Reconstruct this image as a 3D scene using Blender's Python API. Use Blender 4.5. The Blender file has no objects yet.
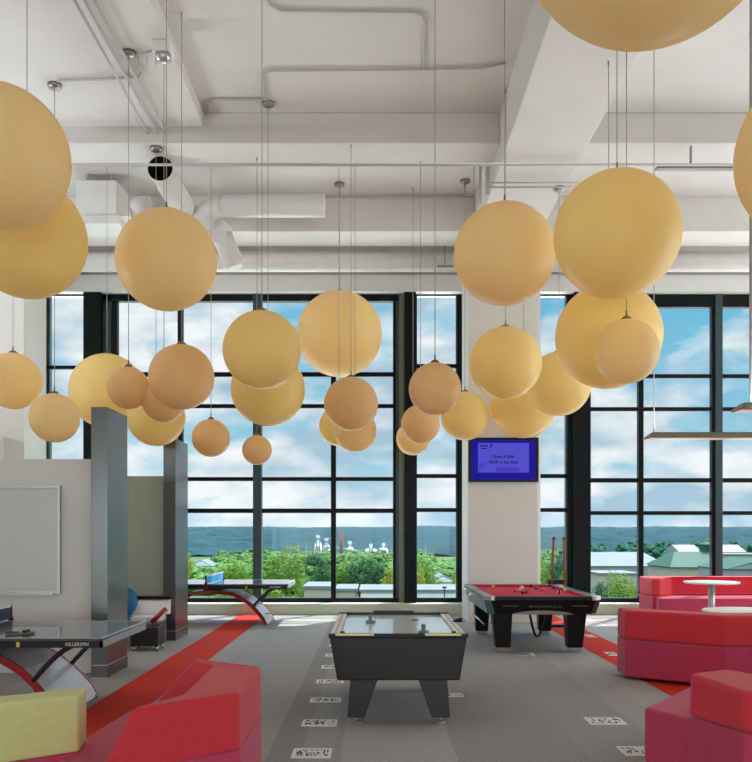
import bpy, bmesh, math, random
from mathutils import Vector, Matrix, noise as mnoise

# ------------------------------------------------------------------ camera, world, sun, exposure
SC = bpy.context.scene
COL = SC.collection
F = 880.0                 # focal length in pixels of the 752 x 762 frame
VX, VY = 374.0, 532.0     # vanishing point of the depth direction
EYE = 1.70
cam_d = bpy.data.cameras.new('camera')
cam = bpy.data.objects.new('camera', cam_d)
COL.objects.link(cam)
cam.location = (0, 0, EYE)
cam.rotation_euler = (math.radians(90), 0, 0)
cam_d.sensor_fit = 'HORIZONTAL'
cam_d.sensor_width = 36
cam_d.lens = F / 752 * 36
cam_d.shift_x = (376 - VX) / 752
cam_d.shift_y = (VY - 381) / 752
cam_d.clip_end = 20000
SC.camera = cam

SC.view_settings.view_transform = 'Standard'
SC.view_settings.look = 'None'
SC.view_settings.gamma = 1
SC.view_settings.use_curve_mapping = False
SC.view_settings.exposure = 0.27
SC.cycles.max_bounces = 10
SC.cycles.diffuse_bounces = 6
SC.cycles.transparent_max_bounces = 16
SC.cycles.sample_clamp_indirect = 6
SC.cycles.caustics_reflective = False
SC.cycles.caustics_refractive = False

def lin(c):
    o = []
    for v in c[:3]:
        v = v / 255.0
        o.append(v / 12.92 if v <= 0.04045 else ((v + 0.055) / 1.055) ** 2.4)
    return (o[0], o[1], o[2], 1)

SKY_LOW, SKY_HIGH_GAIN = 0.82, 5.0
world = bpy.data.worlds.new('sky')
SC.world = world
world.use_nodes = True
nt = world.node_tree
nt.nodes.clear()
def N(t, **kw):
    n = nt.nodes.new(t)
    for k, v in kw.items():
        setattr(n, k, v)
    return n
L = nt.links.new
tc = N('ShaderNodeTexCoord')
sep = N('ShaderNodeSeparateXYZ'); L(tc.outputs['Generated'], sep.inputs[0])
ramp = N('ShaderNodeValToRGB')            # blue of the sky by height
L(sep.outputs['Z'], ramp.inputs['Fac'])
e = ramp.color_ramp.elements
e[0].position = 0.0; e[0].color = lin((196, 222, 236))
e[1].position = 0.5; e[1].color = lin((110, 176, 222))
m1 = e.new(0.10); m1.color = lin((148, 204, 229))
m2 = e.new(0.25); m2.color = lin((112, 190, 225))
mp = N('ShaderNodeMapping'); mp.inputs['Scale'].default_value = (1.0, 1.0, 2.4); mp.inputs['Location'].default_value = (3.1, 0.4, 1.2)
L(tc.outputs['Generated'], mp.inputs['Vector'])
nz = N('ShaderNodeTexNoise'); nz.inputs['Scale'].default_value = 6.5; nz.inputs['Detail'].default_value = 9; nz.inputs['Roughness'].default_value = 0.55; nz.inputs['Distortion'].default_value = 0.35
L(mp.outputs[0], nz.inputs['Vector'])
cr = N('ShaderNodeValToRGB'); L(nz.outputs[0], cr.inputs['Fac'])
cr.color_ramp.elements[0].position = 0.37; cr.color_ramp.elements[0].color = (0, 0, 0, 1)
cr.color_ramp.elements[1].position = 0.51; cr.color_ramp.elements[1].color = (1, 1, 1, 1)
nz2 = N('ShaderNodeTexNoise'); nz2.inputs['Scale'].default_value = 9.0; nz2.inputs['Detail'].default_value = 6
L(mp.outputs[0], nz2.inputs['Vector'])
cc = N('ShaderNodeValToRGB'); L(nz2.outputs[0], cc.inputs['Fac'])
cc.color_ramp.elements[0].position = 0.38; cc.color_ramp.elements[0].color = lin((172, 202, 220))
cc.color_ramp.elements[1].position = 0.60; cc.color_ramp.elements[1].color = lin((253, 254, 255))
mix = N('ShaderNodeMix', data_type='RGBA')
L(cr.outputs[0], mix.inputs[0]); L(ramp.outputs[0], mix.inputs[6]); L(cc.outputs[0], mix.inputs[7])
gain = N('ShaderNodeMapRange', interpolation_type='SMOOTHSTEP')   # upper sky out of view, brightened to light the room
gain.inputs['From Min'].default_value = 0.27; gain.inputs['From Max'].default_value = 0.75
gain.inputs['To Min'].default_value = SKY_LOW; gain.inputs['To Max'].default_value = SKY_HIGH_GAIN
L(sep.outputs['Z'], gain.inputs['Value'])
bg = N('ShaderNodeBackground'); L(mix.outputs[2], bg.inputs['Color']); L(gain.outputs[0], bg.inputs['Strength'])
wo = N('ShaderNodeOutputWorld'); L(bg.outputs[0], wo.inputs['Surface'])

sun_d = bpy.data.lights.new('sun', 'SUN'); sun_d.energy = 6.5; sun_d.angle = math.radians(1.5); sun_d.color = (1, 0.96, 0.88)
sun = bpy.data.objects.new('sun', sun_d); COL.objects.link(sun)
sd = Vector((-0.28, -0.42, -1.0)).normalized()      # the way the light travels: from high outside the windows
sun.rotation_euler = sd.to_track_quat('-Z', 'Y').to_euler()
sun.location = (0, 30, 40)

def area(name, loc, rot, sx, sy, power, color=(1, 1, 1), portal=False):
    d = bpy.data.lights.new(name, 'AREA'); d.shape = 'RECTANGLE'; d.size = sx; d.size_y = sy; d.energy = power; d.color = color
    o = bpy.data.objects.new(name, d); COL.objects.link(o); o.location = loc; o.rotation_euler = rot
    if portal: d.cycles.is_portal = True
    return o
R90 = math.radians(90)
# added fill lamps standing in for unseen windows behind and at right
area('rear_fill', (0, -9.2, 1.9), (R90, 0, 0), 20, 3.0, 820, (0.92, 0.96, 1))
area('right_fill', (13.2, 12.5, 3.5), (R90, 0, R90), 9, 6.2, 380, (0.96, 0.98, 1))

# ------------------------------------------------------------------ helpers
def PX(px, Y): return (px - VX) / F * Y
def PZ(py, Y): return EYE + (VY - py) / F * Y
def YF(py, z=0.0): return F * (EYE - z) / (py - VY)      # distance of a point of height z seen at row py

def mat(name, rgb, rough=0.6, metal=0.0, var=0.0, scale=6.0, bump=0.0, bscale=80.0, spec=0.5, coat=0.0, emit=None, estr=1.0, sheen=0.0, transl=0.0, stretch=None):
    m = bpy.data.materials.new(name); m.use_nodes = True
    t = m.node_tree; b = t.nodes['Principled BSDF']
    c = lin(rgb)
    b.inputs['Base Color'].default_value = c
    b.inputs['Roughness'].default_value = rough
    b.inputs['Metallic'].default_value = metal
    b.inputs['Specular IOR Level'].default_value = spec
    b.inputs['Coat Weight'].default_value = coat
    b.inputs['Sheen Weight'].default_value = sheen
    if emit:
        b.inputs['Emission Color'].default_value = lin(emit); b.inputs['Emission Strength'].default_value = estr
    co = None
    def coords():
        x = t.nodes.new('ShaderNodeTexCoord'); p = t.nodes.new('ShaderNodeMapping')
        if stretch: p.inputs['Scale'].default_value = stretch
        t.links.new(x.outputs['Object'], p.inputs['Vector']); return p
    if var > 0 or bump > 0: co = coords()
    if var > 0:
        n = t.nodes.new('ShaderNodeTexNoise'); n.inputs['Scale'].default_value = scale; n.inputs['Detail'].default_value = 5
        t.links.new(co.outputs[0], n.inputs['Vector'])
        r = t.nodes.new('ShaderNodeValToRGB')
        r.color_ramp.elements[0].position = 0.3; r.color_ramp.elements[1].position = 0.7
        r.color_ramp.elements[0].color = tuple(max(0, v * (1 - var)) for v in c[:3]) + (1,)
        r.color_ramp.elements[1].color = tuple(min(1, v * (1 + var)) for v in c[:3]) + (1,)
        t.links.new(n.outputs[0], r.inputs[0]); t.links.new(r.outputs[0], b.inputs['Base Color'])
    if bump > 0:
        n2 = t.nodes.new('ShaderNodeTexNoise'); n2.inputs['Scale'].default_value = bscale; n2.inputs['Detail'].default_value = 3
        t.links.new(co.outputs[0], n2.inputs['Vector'])
        bp = t.nodes.new('ShaderNodeBump'); bp.inputs['Strength'].default_value = bump; bp.inputs['Distance'].default_value = 0.01
        t.links.new(n2.outputs[0], bp.inputs['Height']); t.links.new(bp.outputs[0], b.inputs['Normal'])
    if transl > 0:
        out = t.nodes['Material Output']; tr = t.nodes.new('ShaderNodeBsdfTranslucent'); tr.inputs[0].default_value = c
        mx = t.nodes.new('ShaderNodeMixShader'); mx.inputs[0].default_value = transl
        t.links.new(b.outputs[0], mx.inputs[1]); t.links.new(tr.outputs[0], mx.inputs[2]); t.links.new(mx.outputs[0], out.inputs['Surface'])
    return m

class MB:
    """collects shapes and links them as ONE mesh object"""
    def __init__(s): s.bm = bmesh.new()
    def _fin(s, vs, bev, seg=2):
        if bev > 0:
            es = set()
            for v in vs: es.update(v.link_edges)
            bmesh.ops.bevel(s.bm, geom=list(es), offset=bev, segments=seg, profile=0.5, affect='EDGES', clamp_overlap=True)
        return s
    def box(s, x0, x1, y0, y1, z0, z1, bev=0, seg=2):
        return s.prism([(x0, y0), (x1, y0), (x1, y1), (x0, y1)], z0, z1, bev, seg)
    def prism(s, poly, z0, z1, bev=0, seg=2, top=None):
        top = top or poly
        a = [s.bm.verts.new((p[0], p[1], z0)) for p in poly]
        b = [s.bm.verts.new((p[0], p[1], p[2] if len(p) > 2 else z1)) for p in top]
        n = len(poly)
        ar = sum(poly[i][0] * poly[(i + 1) % n][1] - poly[(i + 1) % n][0] * poly[i][1] for i in range(n))
        if ar < 0: a.reverse(); b.reverse()
        s.bm.faces.new(a[::-1]); s.bm.faces.new(b)
        for i in range(n):
            j = (i + 1) % n
            s.bm.faces.new((a[i], a[j], b[j], b[i]))
        return s._fin(a + b, bev, seg)
    def hull8(s, bot, top, bev=0, seg=2):
        a = [s.bm.verts.new(p) for p in bot]; b = [s.bm.verts.new(p) for p in top]; n = len(a)
        s.bm.faces.new(a[::-1]); s.bm.faces.new(b)
        for i in range(n):
            j = (i + 1) % n
            s.bm.faces.new((a[i], a[j], b[j], b[i]))
        return s._fin(a + b, bev, seg)
    def sweep(s, prof, axis_from, axis_to, plane='xz', bev=0):
        """a profile in the xz plane pushed along y (or yz along x)"""
        if plane == 'xz': mk = lambda p, t: (p[0], t, p[1])
        else: mk = lambda p, t: (t, p[0], p[1])
        a = [s.bm.verts.new(mk(p, axis_from)) for p in prof]; b = [s.bm.verts.new(mk(p, axis_to)) for p in prof]; n = len(a)
        s.bm.faces.new(a); s.bm.faces.new(b[::-1])
        for i in range(n):
            j = (i + 1) % n
            s.bm.faces.new((a[j], a[i], b[i], b[j]))
        return s._fin(a + b, bev)
    def tube(s, pts, r, seg=10, caps=True, radii=None):
        pts = [Vector(p) for p in pts]; rings = []
        prev = None
        for i, p in enumerate(pts):
            if i == 0: d = pts[1] - p
            elif i == len(pts) - 1: d = p - pts[i - 1]
            else: d = (pts[i + 1] - p).normalized() + (p - pts[i - 1]).normalized()
            d.normalize()
            if prev is None:
                u = d.orthogonal().normalized()
            else:
                u = (prev - d * prev.dot(d)).normalized()
            prev = u; w = d.cross(u)
            rr = radii[i] if radii else r
            rings.append([s.bm.verts.new(p + (u * math.cos(2 * math.pi * k / seg) + w * math.sin(2 * math.pi * k / seg)) * rr) for k in range(seg)])
        for a, b in zip(rings, rings[1:]):
            for k in range(seg):
                f = s.bm.faces.new((a[k], a[(k + 1) % seg], b[(k + 1) % seg], b[k])); f.smooth = True
        if caps:
            s.bm.faces.new(rings[0][::-1]); s.bm.faces.new(rings[-1])
        return s
    def cyl(s, x, y, z0, z1, r, r1=None, seg=24):
        return s.tube([(x, y, z0), (x, y, z1)], r, seg, True, [r, r if r1 is None else r1])
    def lathe(s, prof, cx, cy, seg=32):
        rings = []
        for r, z in prof:
            if r < 1e-6: rings.append([s.bm.verts.new((cx, cy, z))])
            else: rings.append([s.bm.verts.new((cx + r * math.cos(2 * math.pi * k / seg), cy + r * math.sin(2 * math.pi * k / seg), z)) for k in range(seg)])
        for a, b in zip(rings, rings[1:]):
            for k in range(seg):
                k2 = (k + 1) % seg
                if len(a) == 1 and len(b) == 1: continue
                if len(a) == 1: f = s.bm.faces.new((a[0], b[k2], b[k]))
                elif len(b) == 1: f = s.bm.faces.new((a[k], a[k2], b[0]))
                else: f = s.bm.faces.new((a[k], a[k2], b[k2], b[k]))
                f.smooth = True
        return s
    def sphere(s, c, r, seg=24, rings=14, sc=(1, 1, 1)):
        m = Matrix.Translation(c) @ Matrix.Diagonal((sc[0], sc[1], sc[2], 1))
        g = bmesh.ops.create_uvsphere(s.bm, u_segments=seg, v_segments=rings, radius=r, matrix=m)
        for v in g['verts']:
            for f in v.link_faces: f.smooth = True
        return s
    def build(s, name, m, parent=None, smooth=False, bev=0, bseg=2):
        bmesh.ops.recalc_face_normals(s.bm, faces=s.bm.faces)
        me = bpy.data.meshes.new(name); s.bm.to_mesh(me); s.bm.free()
        if smooth:
            for p in me.polygons: p.use_smooth = True
        o = bpy.data.objects.new(name, me); COL.objects.link(o)
        if m: me.materials.append(m)
        if parent:
            o.parent = parent
            o.matrix_parent_inverse = Matrix.Translation(parent.location).inverted()
        if bev > 0:
            md = o.modifiers.new('edge', 'BEVEL'); md.width = bev; md.segments = bseg; md.limit_method = 'ANGLE'; md.angle_limit = math.radians(40)
        return o

def tag(o, label, cat, group=None, kind=None):
    o['label'] = label; o['category'] = cat
    if group: o['group'] = group
    if kind: o['kind'] = kind
    return o
def thing(name, loc, label, cat, group=None):
    o = bpy.data.objects.new(name, None); COL.objects.link(o); o.location = loc; o.empty_display_size = 0.1
    return tag(o, label, cat, group)
def struct(o): o['kind'] = 'structure'; return o
def children(o): return [c for c in COL.objects if c.parent == o]
def copy_tree(o, parent=None):
    c = o.copy(); COL.objects.link(c)
    if parent is not None: c.parent = parent
    for ch in children(o): copy_tree(ch, c)
    return c
def text_mesh(txt, name, size, m, parent, loc, rot, align='CENTER', depth=0.002, xs=1.0, shear=0.0, bold=0.0):
    cu = bpy.data.curves.new(name, 'FONT'); cu.body = txt; cu.size = size; cu.align_x = align; cu.align_y = 'CENTER'; cu.extrude = depth; cu.shear = shear; cu.resolution_u = 3; cu.offset = bold
    t = bpy.data.objects.new(name, cu); COL.objects.link(t)
    bpy.context.view_layer.update()
    me = bpy.data.meshes.new_from_object(t)
    bpy.data.objects.remove(t); bpy.data.curves.remove(cu)
    me.name = name
    me.transform(Matrix.Translation(loc) @ rot.to_matrix().to_4x4() @ Matrix.Diagonal((xs, 1, 1, 1)))
    o = bpy.data.objects.new(name, me); COL.objects.link(o); me.materials.append(m)
    if parent:
        o.parent = parent; o.matrix_parent_inverse = Matrix.Translation(parent.location).inverted()
    return o
from mathutils import Euler
FACE_CAM = Euler((R90, 0, 0))

# ------------------------------------------------------------------ materials
M = {}
M['ceil'] = mat('painted_concrete', (214, 209, 205), 0.85, var=0.04, scale=1.2, bump=0.15, bscale=14)
M['wall'] = mat('wall_paint', (228, 224, 219), 0.8, var=0.02, scale=2, bump=0.04, bscale=90)
M['curb'] = mat('curb_paint', (196, 200, 180), 0.7, var=0.03, scale=2)
M['white'] = mat('white_paint', (232, 230, 228), 0.55, var=0.02)
M['duct'] = mat('painted_duct', (222, 219, 216), 0.5, var=0.04, scale=5)
M['pipe'] = mat('painted_pipe', (184, 180, 178), 0.6)
M['conduit'] = mat('grey_conduit', (140, 134, 131), 0.45)
M['canopy'] = mat('nickel', (150, 144, 138), 0.3, 0.8)
M['dark'] = mat('duct_inside', (30, 29, 29), 0.9)
M['frame'] = mat('window_frame_dark', (9, 16, 18), 0.45, spec=0.18, var=0.1, scale=3)
M['frame2'] = mat('window_frame_teal', (48, 66, 68), 0.4, 0.2, var=0.06, scale=3)
M['olive'] = mat('window_frame_olive', (118, 120, 98), 0.45, var=0.05)
M['black'] = mat('black_paint', (10, 10, 11), 0.4, spec=0.3)
M['blacklam'] = mat('black_laminate', (34, 32, 32), 0.42, var=0.12, scale=20)
M['steel'] = mat('brushed_steel', (104, 106, 105), 0.28, 0.9, var=0.1, scale=14, stretch=(30, 30, 0.3))
M['chrome'] = mat('chrome', (205, 205, 205), 0.15, 1.0)
M['alu'] = mat('aluminium', (190, 190, 188), 0.35, 0.8)
def globe_mat(n, c): return mat(n, c, 0.42, var=0.03, scale=1.5, spec=0.3, coat=0.10, transl=0.38, emit=c, estr=0.02)
M['globe'] = globe_mat('yellow_globe', (254, 229, 156))
M['globe_peach'] = globe_mat('peach_globe', (254, 228, 168))
M['globe_tan'] = globe_mat('tan_globe', (246, 211, 153))
M['cap'] = mat('globe_cap', (120, 98, 62), 0.4, 0.4)
M['wire'] = mat('steel_cable', (168, 166, 164), 0.4, 0.3)
M['red'] = mat('red_upholstery', (204, 42, 56), 0.85, var=0.05, scale=30, bump=0.25, bscale=300, sheen=0.15)
M['magenta'] = mat('magenta_upholstery', (188, 52, 86), 0.85, var=0.05, scale=30, bump=0.25, bscale=300, sheen=0.15)
M['green'] = mat('lime_upholstery', (206, 203, 136), 0.85, var=0.04, scale=30, bump=0.25, bscale=300, sheen=0.15)
M['plinth'] = mat('sofa_plinth', (22, 16, 18), 0.7)
M['cloth'] = mat('red_billiard_cloth', (190, 22, 54), 0.9, bump=0.1, bscale=400)
M['play'] = mat('hockey_playfield', (236, 246, 246), 0.2, coat=0.4)
M['gold'] = mat('brass_trim', (196, 176, 132), 0.35, 0.7)
M['ppt'] = mat('table_tennis_top', (72, 80, 88), 0.16, coat=0.5, var=0.03)
M['archw'] = mat('glossy_white_lacquer', (236, 236, 238), 0.3, coat=0.2)
M['archr'] = mat('red_lacquer', (164, 14, 34), 0.25, coat=0.4)
M['strut'] = mat('maroon_steel', (58, 20, 30), 0.35, coat=0.2)
M['blue'] = mat('blue_vinyl', (26, 108, 160), 0.45, var=0.05)
M['net'] = mat('blue_net', (60, 165, 235), 0.6, var=0.1, scale=60)
M['netd'] = mat('dark_net', (50, 62, 84), 0.7, var=0.15, scale=60)
M['tabletop'] = mat('white_laminate', (250, 250, 244), 0.6, coat=0.0)
M['wood'] = mat('cue_wood', (146, 84, 46), 0.35, var=0.15, scale=8, stretch=(8, 8, 1))
M['lens'] = mat('fixture_gold', (198, 158, 84), 0.35, 0.5)
M['bronze'] = mat('fixture_bronze', (104, 100, 88), 0.4, 0.5)
M['blkgreen'] = mat('striker_green', (92, 120, 112), 0.35)
M['yellow'] = mat('yellow_badge', (222, 196, 40), 0.4)
M['paddle'] = mat('paddle_rubber', (112, 98, 58), 0.5)
M['ivory'] = mat('ivory_letters', (226, 226, 222), 0.5)
M['faint'] = mat('dim_letters', (96, 92, 92), 0.4)
M['board'] = mat('whiteboard_face', (214, 213, 208), 0.22, coat=0.2)
M['side_sheen'] = mat('black_lacquer_sheen', (84, 110, 118), 0.3, coat=0.3)  # bluish reflection on the black table's sides, put into the colour

def carpet(name, base, banded):
    m = bpy.data.materials.new(name); m.use_nodes = True
    t = m.node_tree; b = t.nodes['Principled BSDF']; b.inputs['Roughness'].default_value = 0.92; b.inputs['Specular IOR Level'].default_value = 0.25
    x = t.nodes.new('ShaderNodeTexCoord'); sp = t.nodes.new('ShaderNodeSeparateXYZ'); t.links.new(x.outputs['Object'], sp.inputs[0])
    n = t.nodes.new('ShaderNodeTexNoise'); n.inputs['Scale'].default_value = 1.0; n.inputs['Detail'].default_value = 4
    mp = t.nodes.new('ShaderNodeMapping'); mp.inputs['Scale'].default_value = (120, 30, 1); t.links.new(x.outputs['Object'], mp.inputs[0]); t.links.new(mp.outputs[0], n.inputs['Vector'])
    r = t.nodes.new('ShaderNodeValToRGB'); c = lin(base)
    r.color_ramp.elements[0].position = 0.32; r.color_ramp.elements[1].position = 0.68
    k = 0.24 if banded else 0.12
    r.color_ramp.elements[0].color = tuple(v * (1 - k) for v in c[:3]) + (1,); r.color_ramp.elements[1].color = tuple(v * (1 + k) for v in c[:3]) + (1,)
    t.links.new(n.outputs[0], r.inputs[0])
    last = r.outputs[0]
    if banded:
        rr = t.nodes.new('ShaderNodeMapRange'); rr.inputs['From Min'].default_value = -8; rr.inputs['From Max'].default_value = 8
        t.links.new(sp.outputs['X'], rr.inputs[0])
        cr2 = t.nodes.new('ShaderNodeValToRGB'); cr2.color_ramp.interpolation = 'CONSTANT'
        el = cr2.color_ramp.elements
        g = lambda v: (v, v, v, 1)
        el[0].position = 0; el[0].color = g(1.0); el[1].position = 0.99; el[1].color = g(1.0)
        for X, v in ((-4.6, .86), (-4.0, 1.04), (-1.95, 1.0), (-0.86, 0.8), (-0.62, 0.97), (-0.34, 0.9), (-0.26, 1.1), (0.58, 0.88), (1.62, 0.92), (2.28, 1.02), (2.62, 1.1), (4.2, .9)):
            q = el.new((X + 8) / 16); q.color = g(v)
        t.links.new(rr.outputs[0], cr2.inputs[0])
        mx = t.nodes.new('ShaderNodeMix'); mx.data_type = 'RGBA'; mx.blend_type = 'MULTIPLY'; mx.inputs[0].default_value = 1
        t.links.new(last, mx.inputs[6]); t.links.new(cr2.outputs[0], mx.inputs[7]); last = mx.outputs[2]
    t.links.new(last, b.inputs['Base Color'])
    bp = t.nodes.new('ShaderNodeBump'); bp.inputs['Strength'].default_value = 0.35; bp.inputs['Distance'].default_value = 0.005
    n2 = t.nodes.new('ShaderNodeTexNoise'); n2.inputs['Scale'].default_value = 160; t.links.new(x.outputs['Object'], n2.inputs['Vector'])
    t.links.new(n2.outputs[0], bp.inputs['Height']); t.links.new(bp.outputs[0], b.inputs['Normal'])
    return m
M['carpet'] = carpet('grey_carpet', (160, 158, 158), True)
M['stripe'] = carpet('orange_red_carpet', (206, 52, 34), False)

def dash_mat():
    m = bpy.data.materials.new('dash_weave'); m.use_nodes = True; t = m.node_tree; b = t.nodes['Principled BSDF']; b.inputs['Roughness'].default_value = .9
    x = t.nodes.new('ShaderNodeTexCoord'); sn = t.nodes.new('ShaderNodeVectorMath'); sn.operation = 'SNAP'; sn.inputs[1].default_value = (.013, .055, 10)
    t.links.new(x.outputs['Object'], sn.inputs[0]); wn = t.nodes.new('ShaderNodeTexWhiteNoise'); t.links.new(sn.outputs[0], wn.inputs['Vector'])
    r = t.nodes.new('ShaderNodeValToRGB'); r.color_ramp.interpolation = 'CONSTANT'; r.color_ramp.elements[0].color = lin((96, 92, 92)); r.color_ramp.elements[1].position = .48; r.color_ramp.elements[1].color = lin((224, 222, 218))
    t.links.new(wn.outputs['Value'], r.inputs[0]); t.links.new(r.outputs[0], b.inputs['Base Color']); return m
M['dashes'] = dash_mat()
def glass_mat():
    m = bpy.data.materials.new('window_glass'); m.use_nodes = True; t = m.node_tree; t.nodes.clear()
    tr = t.nodes.new('ShaderNodeBsdfTransparent'); tr.inputs[0].default_value = (0.965, 0.985, 0.985, 1)
    gl = t.nodes.new('ShaderNodeBsdfGlossy'); gl.inputs['Roughness'].default_value = 0.0
    lw = t.nodes.new('ShaderNodeLayerWeight'); lw.inputs[0].default_value = 0.5
    pw = t.nodes.new('ShaderNodeMath'); pw.operation = 'POWER'; pw.inputs[1].default_value = 5.0; t.links.new(lw.outputs['Facing'], pw.inputs[0])
    fr = t.nodes.new('ShaderNodeMath'); fr.operation = 'MULTIPLY_ADD'; fr.inputs[1].default_value = 0.6; fr.inputs[2].default_value = 0.006; t.links.new(pw.outputs[0], fr.inputs[0])
    mx = t.nodes.new('ShaderNodeMixShader'); o = t.nodes.new('ShaderNodeOutputMaterial')
    t.links.new(fr.outputs[0], mx.inputs[0]); t.links.new(tr.outputs[0], mx.inputs[1]); t.links.new(gl.outputs[0], mx.inputs[2]); t.links.new(mx.outputs[0], o.inputs['Surface'])
    return m
M['glass'] = glass_mat()

# ------------------------------------------------------------------ room shell
XL, XR, YB, YW, CEIL = -13.0, 13.0, -9.0, 18.2, 7.85
struct(MB().box(XL - .3, XR + .3, YB - .3, YW + .6, -0.3, 0).build('floor', M['carpet']))
struct(MB().box(XL - .3, XR + .3, YB - .3, YW + .6, CEIL, CEIL + .3).build('ceiling', M['ceil']))
struct(MB().box(XL, -2.5, YB, 12.9, 7.64, CEIL).build('ceiling_drop_slab', M['ceil']))
# concrete beams
struct(MB().box(XL, 1.84, 12.9, 13.6, 7.40, CEIL).box(2.98, XR, 12.9, 13.6, 7.40, CEIL).build('ceiling_beam', M['ceil'], bev=.015))
struct(MB().box(XL, 1.84, 16.1, 16.95, 7.20, CEIL).box(2.98, XR, 16.1, 16.95, 7.20, CEIL).build('ceiling_beam', M['ceil'], bev=.015))
struct(MB().box(1.84, 2.98, YB, YW + .2, 7.08, CEIL).build('ceiling_girder', M['ceil'], bev=.015))
def colm(x0, x1, name):
    return struct(MB().box(x0, x1, 16.45, 17.57, 0, 7.08 if x0 > 0 else 7.2, bev=.01).build(name, M['wall']))
colm(1.757, 3.065, 'column')
colm(-7.9, -6.54, 'column')

# front wall round the windows
WT, WB = PZ(291.5, YW), 0.23          # window head and sill heights
def wx(px): return PX(px, YW + .27)
RIGHT_END = 12.2
w = MB()
w.box(XL, XR, YW, YW + .5, WT, 7.02)
w.box(XL, wx(41), YW, YW + .5, WB, WT); w.box(wx(462), wx(538), YW, YW + .5, WB, WT); w.box(RIGHT_END, XR, YW, YW + .5, WB, WT)
struct(w.build('wall_front', M['white']))
struct(MB().box(XL, XR, YW + .12, YW + .5, 7.02, CEIL).build('wall_front_upper', M['ceil']))
struct(MB().box(XL, XR, YW - .2, YW + .5, 0, WB, bev=.01).build('baseboard_front', M['curb']))
# unseen side and rear walls, window openings shaped for the fill light
for nm, s_ in (('wall_left', -1), ('wall_right', 1)):
    x0, x1 = (XL - .3, XL) if s_ < 0 else (XR, XR + .3)
    if s_ < 0:
        struct(MB().box(x0, x1, YB, YW, 0, CEIL).build(nm, M['wall'])); continue
    b = MB().box(x0, x1, YB, YW, 0, .3).box(x0, x1, YB, YW, 6.7, CEIL).box(x0, x1, YB, 8.0, .3, 6.7).box(x0, x1, 17.0, YW, .3, 6.7)
    struct(b.build(nm, M['wall']))
    fr = MB()
    for k in range(5):
        yy = 8.0 + k * 9.0 / 4
        fr.box(x0 + .1, x1 - .05, yy - .05, yy + .05, .3, 6.7)
    for zz in (2.4, 4.4, 5.4): fr.box(x0 + .12, x1 - .07, 8.0, 17.0, zz - .04, zz + .04)
    struct(fr.build('window_6' if s_ < 0 else 'window_7', M['frame']))
struct(MB().box(XL, XR, YB - .3, YB, 0, .3).box(XL, XR, YB - .3, YB, 3.4, CEIL).box(XL, -10, YB - .3, YB, .3, 3.4).box(10, XR, YB - .3, YB, .3, 3.4).build('wall_rear', M['wall']))
fr = MB()
for k in range(9): fr.box(-10 + k * 2.5 - .05, -10 + k * 2.5 + .05, YB - .2, YB - .05, .3, 3.4)
for zz in (2.4,): fr.box(-10, 10, YB - .18, YB - .07, zz - .04, zz + .04)
struct(fr.build('window_8', M['frame']))

# front windows: frame, mullions and one glass per window
def window(nm, x0, x1, verts, hors, top, extra=()):
    """verts/hors in photo pixels on the window plane: (lo, hi)"""
    root = MB()
    for a, b, dep in verts: root.box(wx(a), wx(b), YW + .28 - dep, YW + .36, WB, WT)
    for a, b in hors: root.box(wx(x0), wx(x1), YW + .24, YW + .32, PZ(b, YW + .24), PZ(a, YW + .24))
    root.box(wx(x0), wx(x1), YW + .2, YW + .36, PZ(top, YW + .2), WT)
    root.box(wx(x0), wx(x1), YW + .18, YW + .36, WB, WB + .09)
    o = struct(root.build(nm, M['frame'], bev=.006))
    for (a, b, d, mm, pn) in extra:
        MB().box(wx(a), wx(b), YW + .3 - d, YW + .38, WB, WT).build(pn, M[mm], o)
    MB().box(wx(x0), wx(x1), YW + .285, YW + .291, WB, WT).build('window_glass', M['glass'], o)
    return o
window('window_1', 41, 104, [(41, 47, .1), (87, 104, .25)], [(365.5, 369), (404, 408), (475, 479), (508, 512)], 294, [(48, 50, .05, 'frame2', 'stop_bead')])
window('window_2', 104, 404, [(112, 118, .06), (178, 183, .06), (331, 336, .06), (393, 396, .05)],
       [(372, 376.5), (404, 408), (477, 481), (508.5, 513)], 301,
       [(104, 112, .1, 'frame2', 'mullion'), (253.5, 262, .12, 'frame2', 'mullion'), (396, 399, .1, 'frame2', 'mullion'), (399, 404, .14, 'olive', 'jamb')])
window('window_3', 404, 462, [(404, 415.5, .25), (457, 462, .08)], [(364, 368), (404, 408), (474, 478), (508, 512)], 294, [(415.5, 417, .05, 'frame2', 'stop_bead'), (456, 457.5, .05, 'frame2', 'stop_bead')])
window('window_4', 538, 588, [(572, 588, .25), (567, 572, .06)], [(364, 368), (404, 408), (474, 478), (508, 512)], 294, [(565.5, 567, .06, 'frame2', 'stop_bead')])
WR = VX + RIGHT_END / YW * F
window('window_5', 588, WR, [(588, 589.5, .05), (638, 643, .06), (711, 714, .06), (800, 806, .06), (872, 880, .1)],
       [(374, 378), (407, 411), (478, 482.5), (511, 515)], 307, [(714, 721, .12, 'frame2', 'mullion')])

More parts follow.
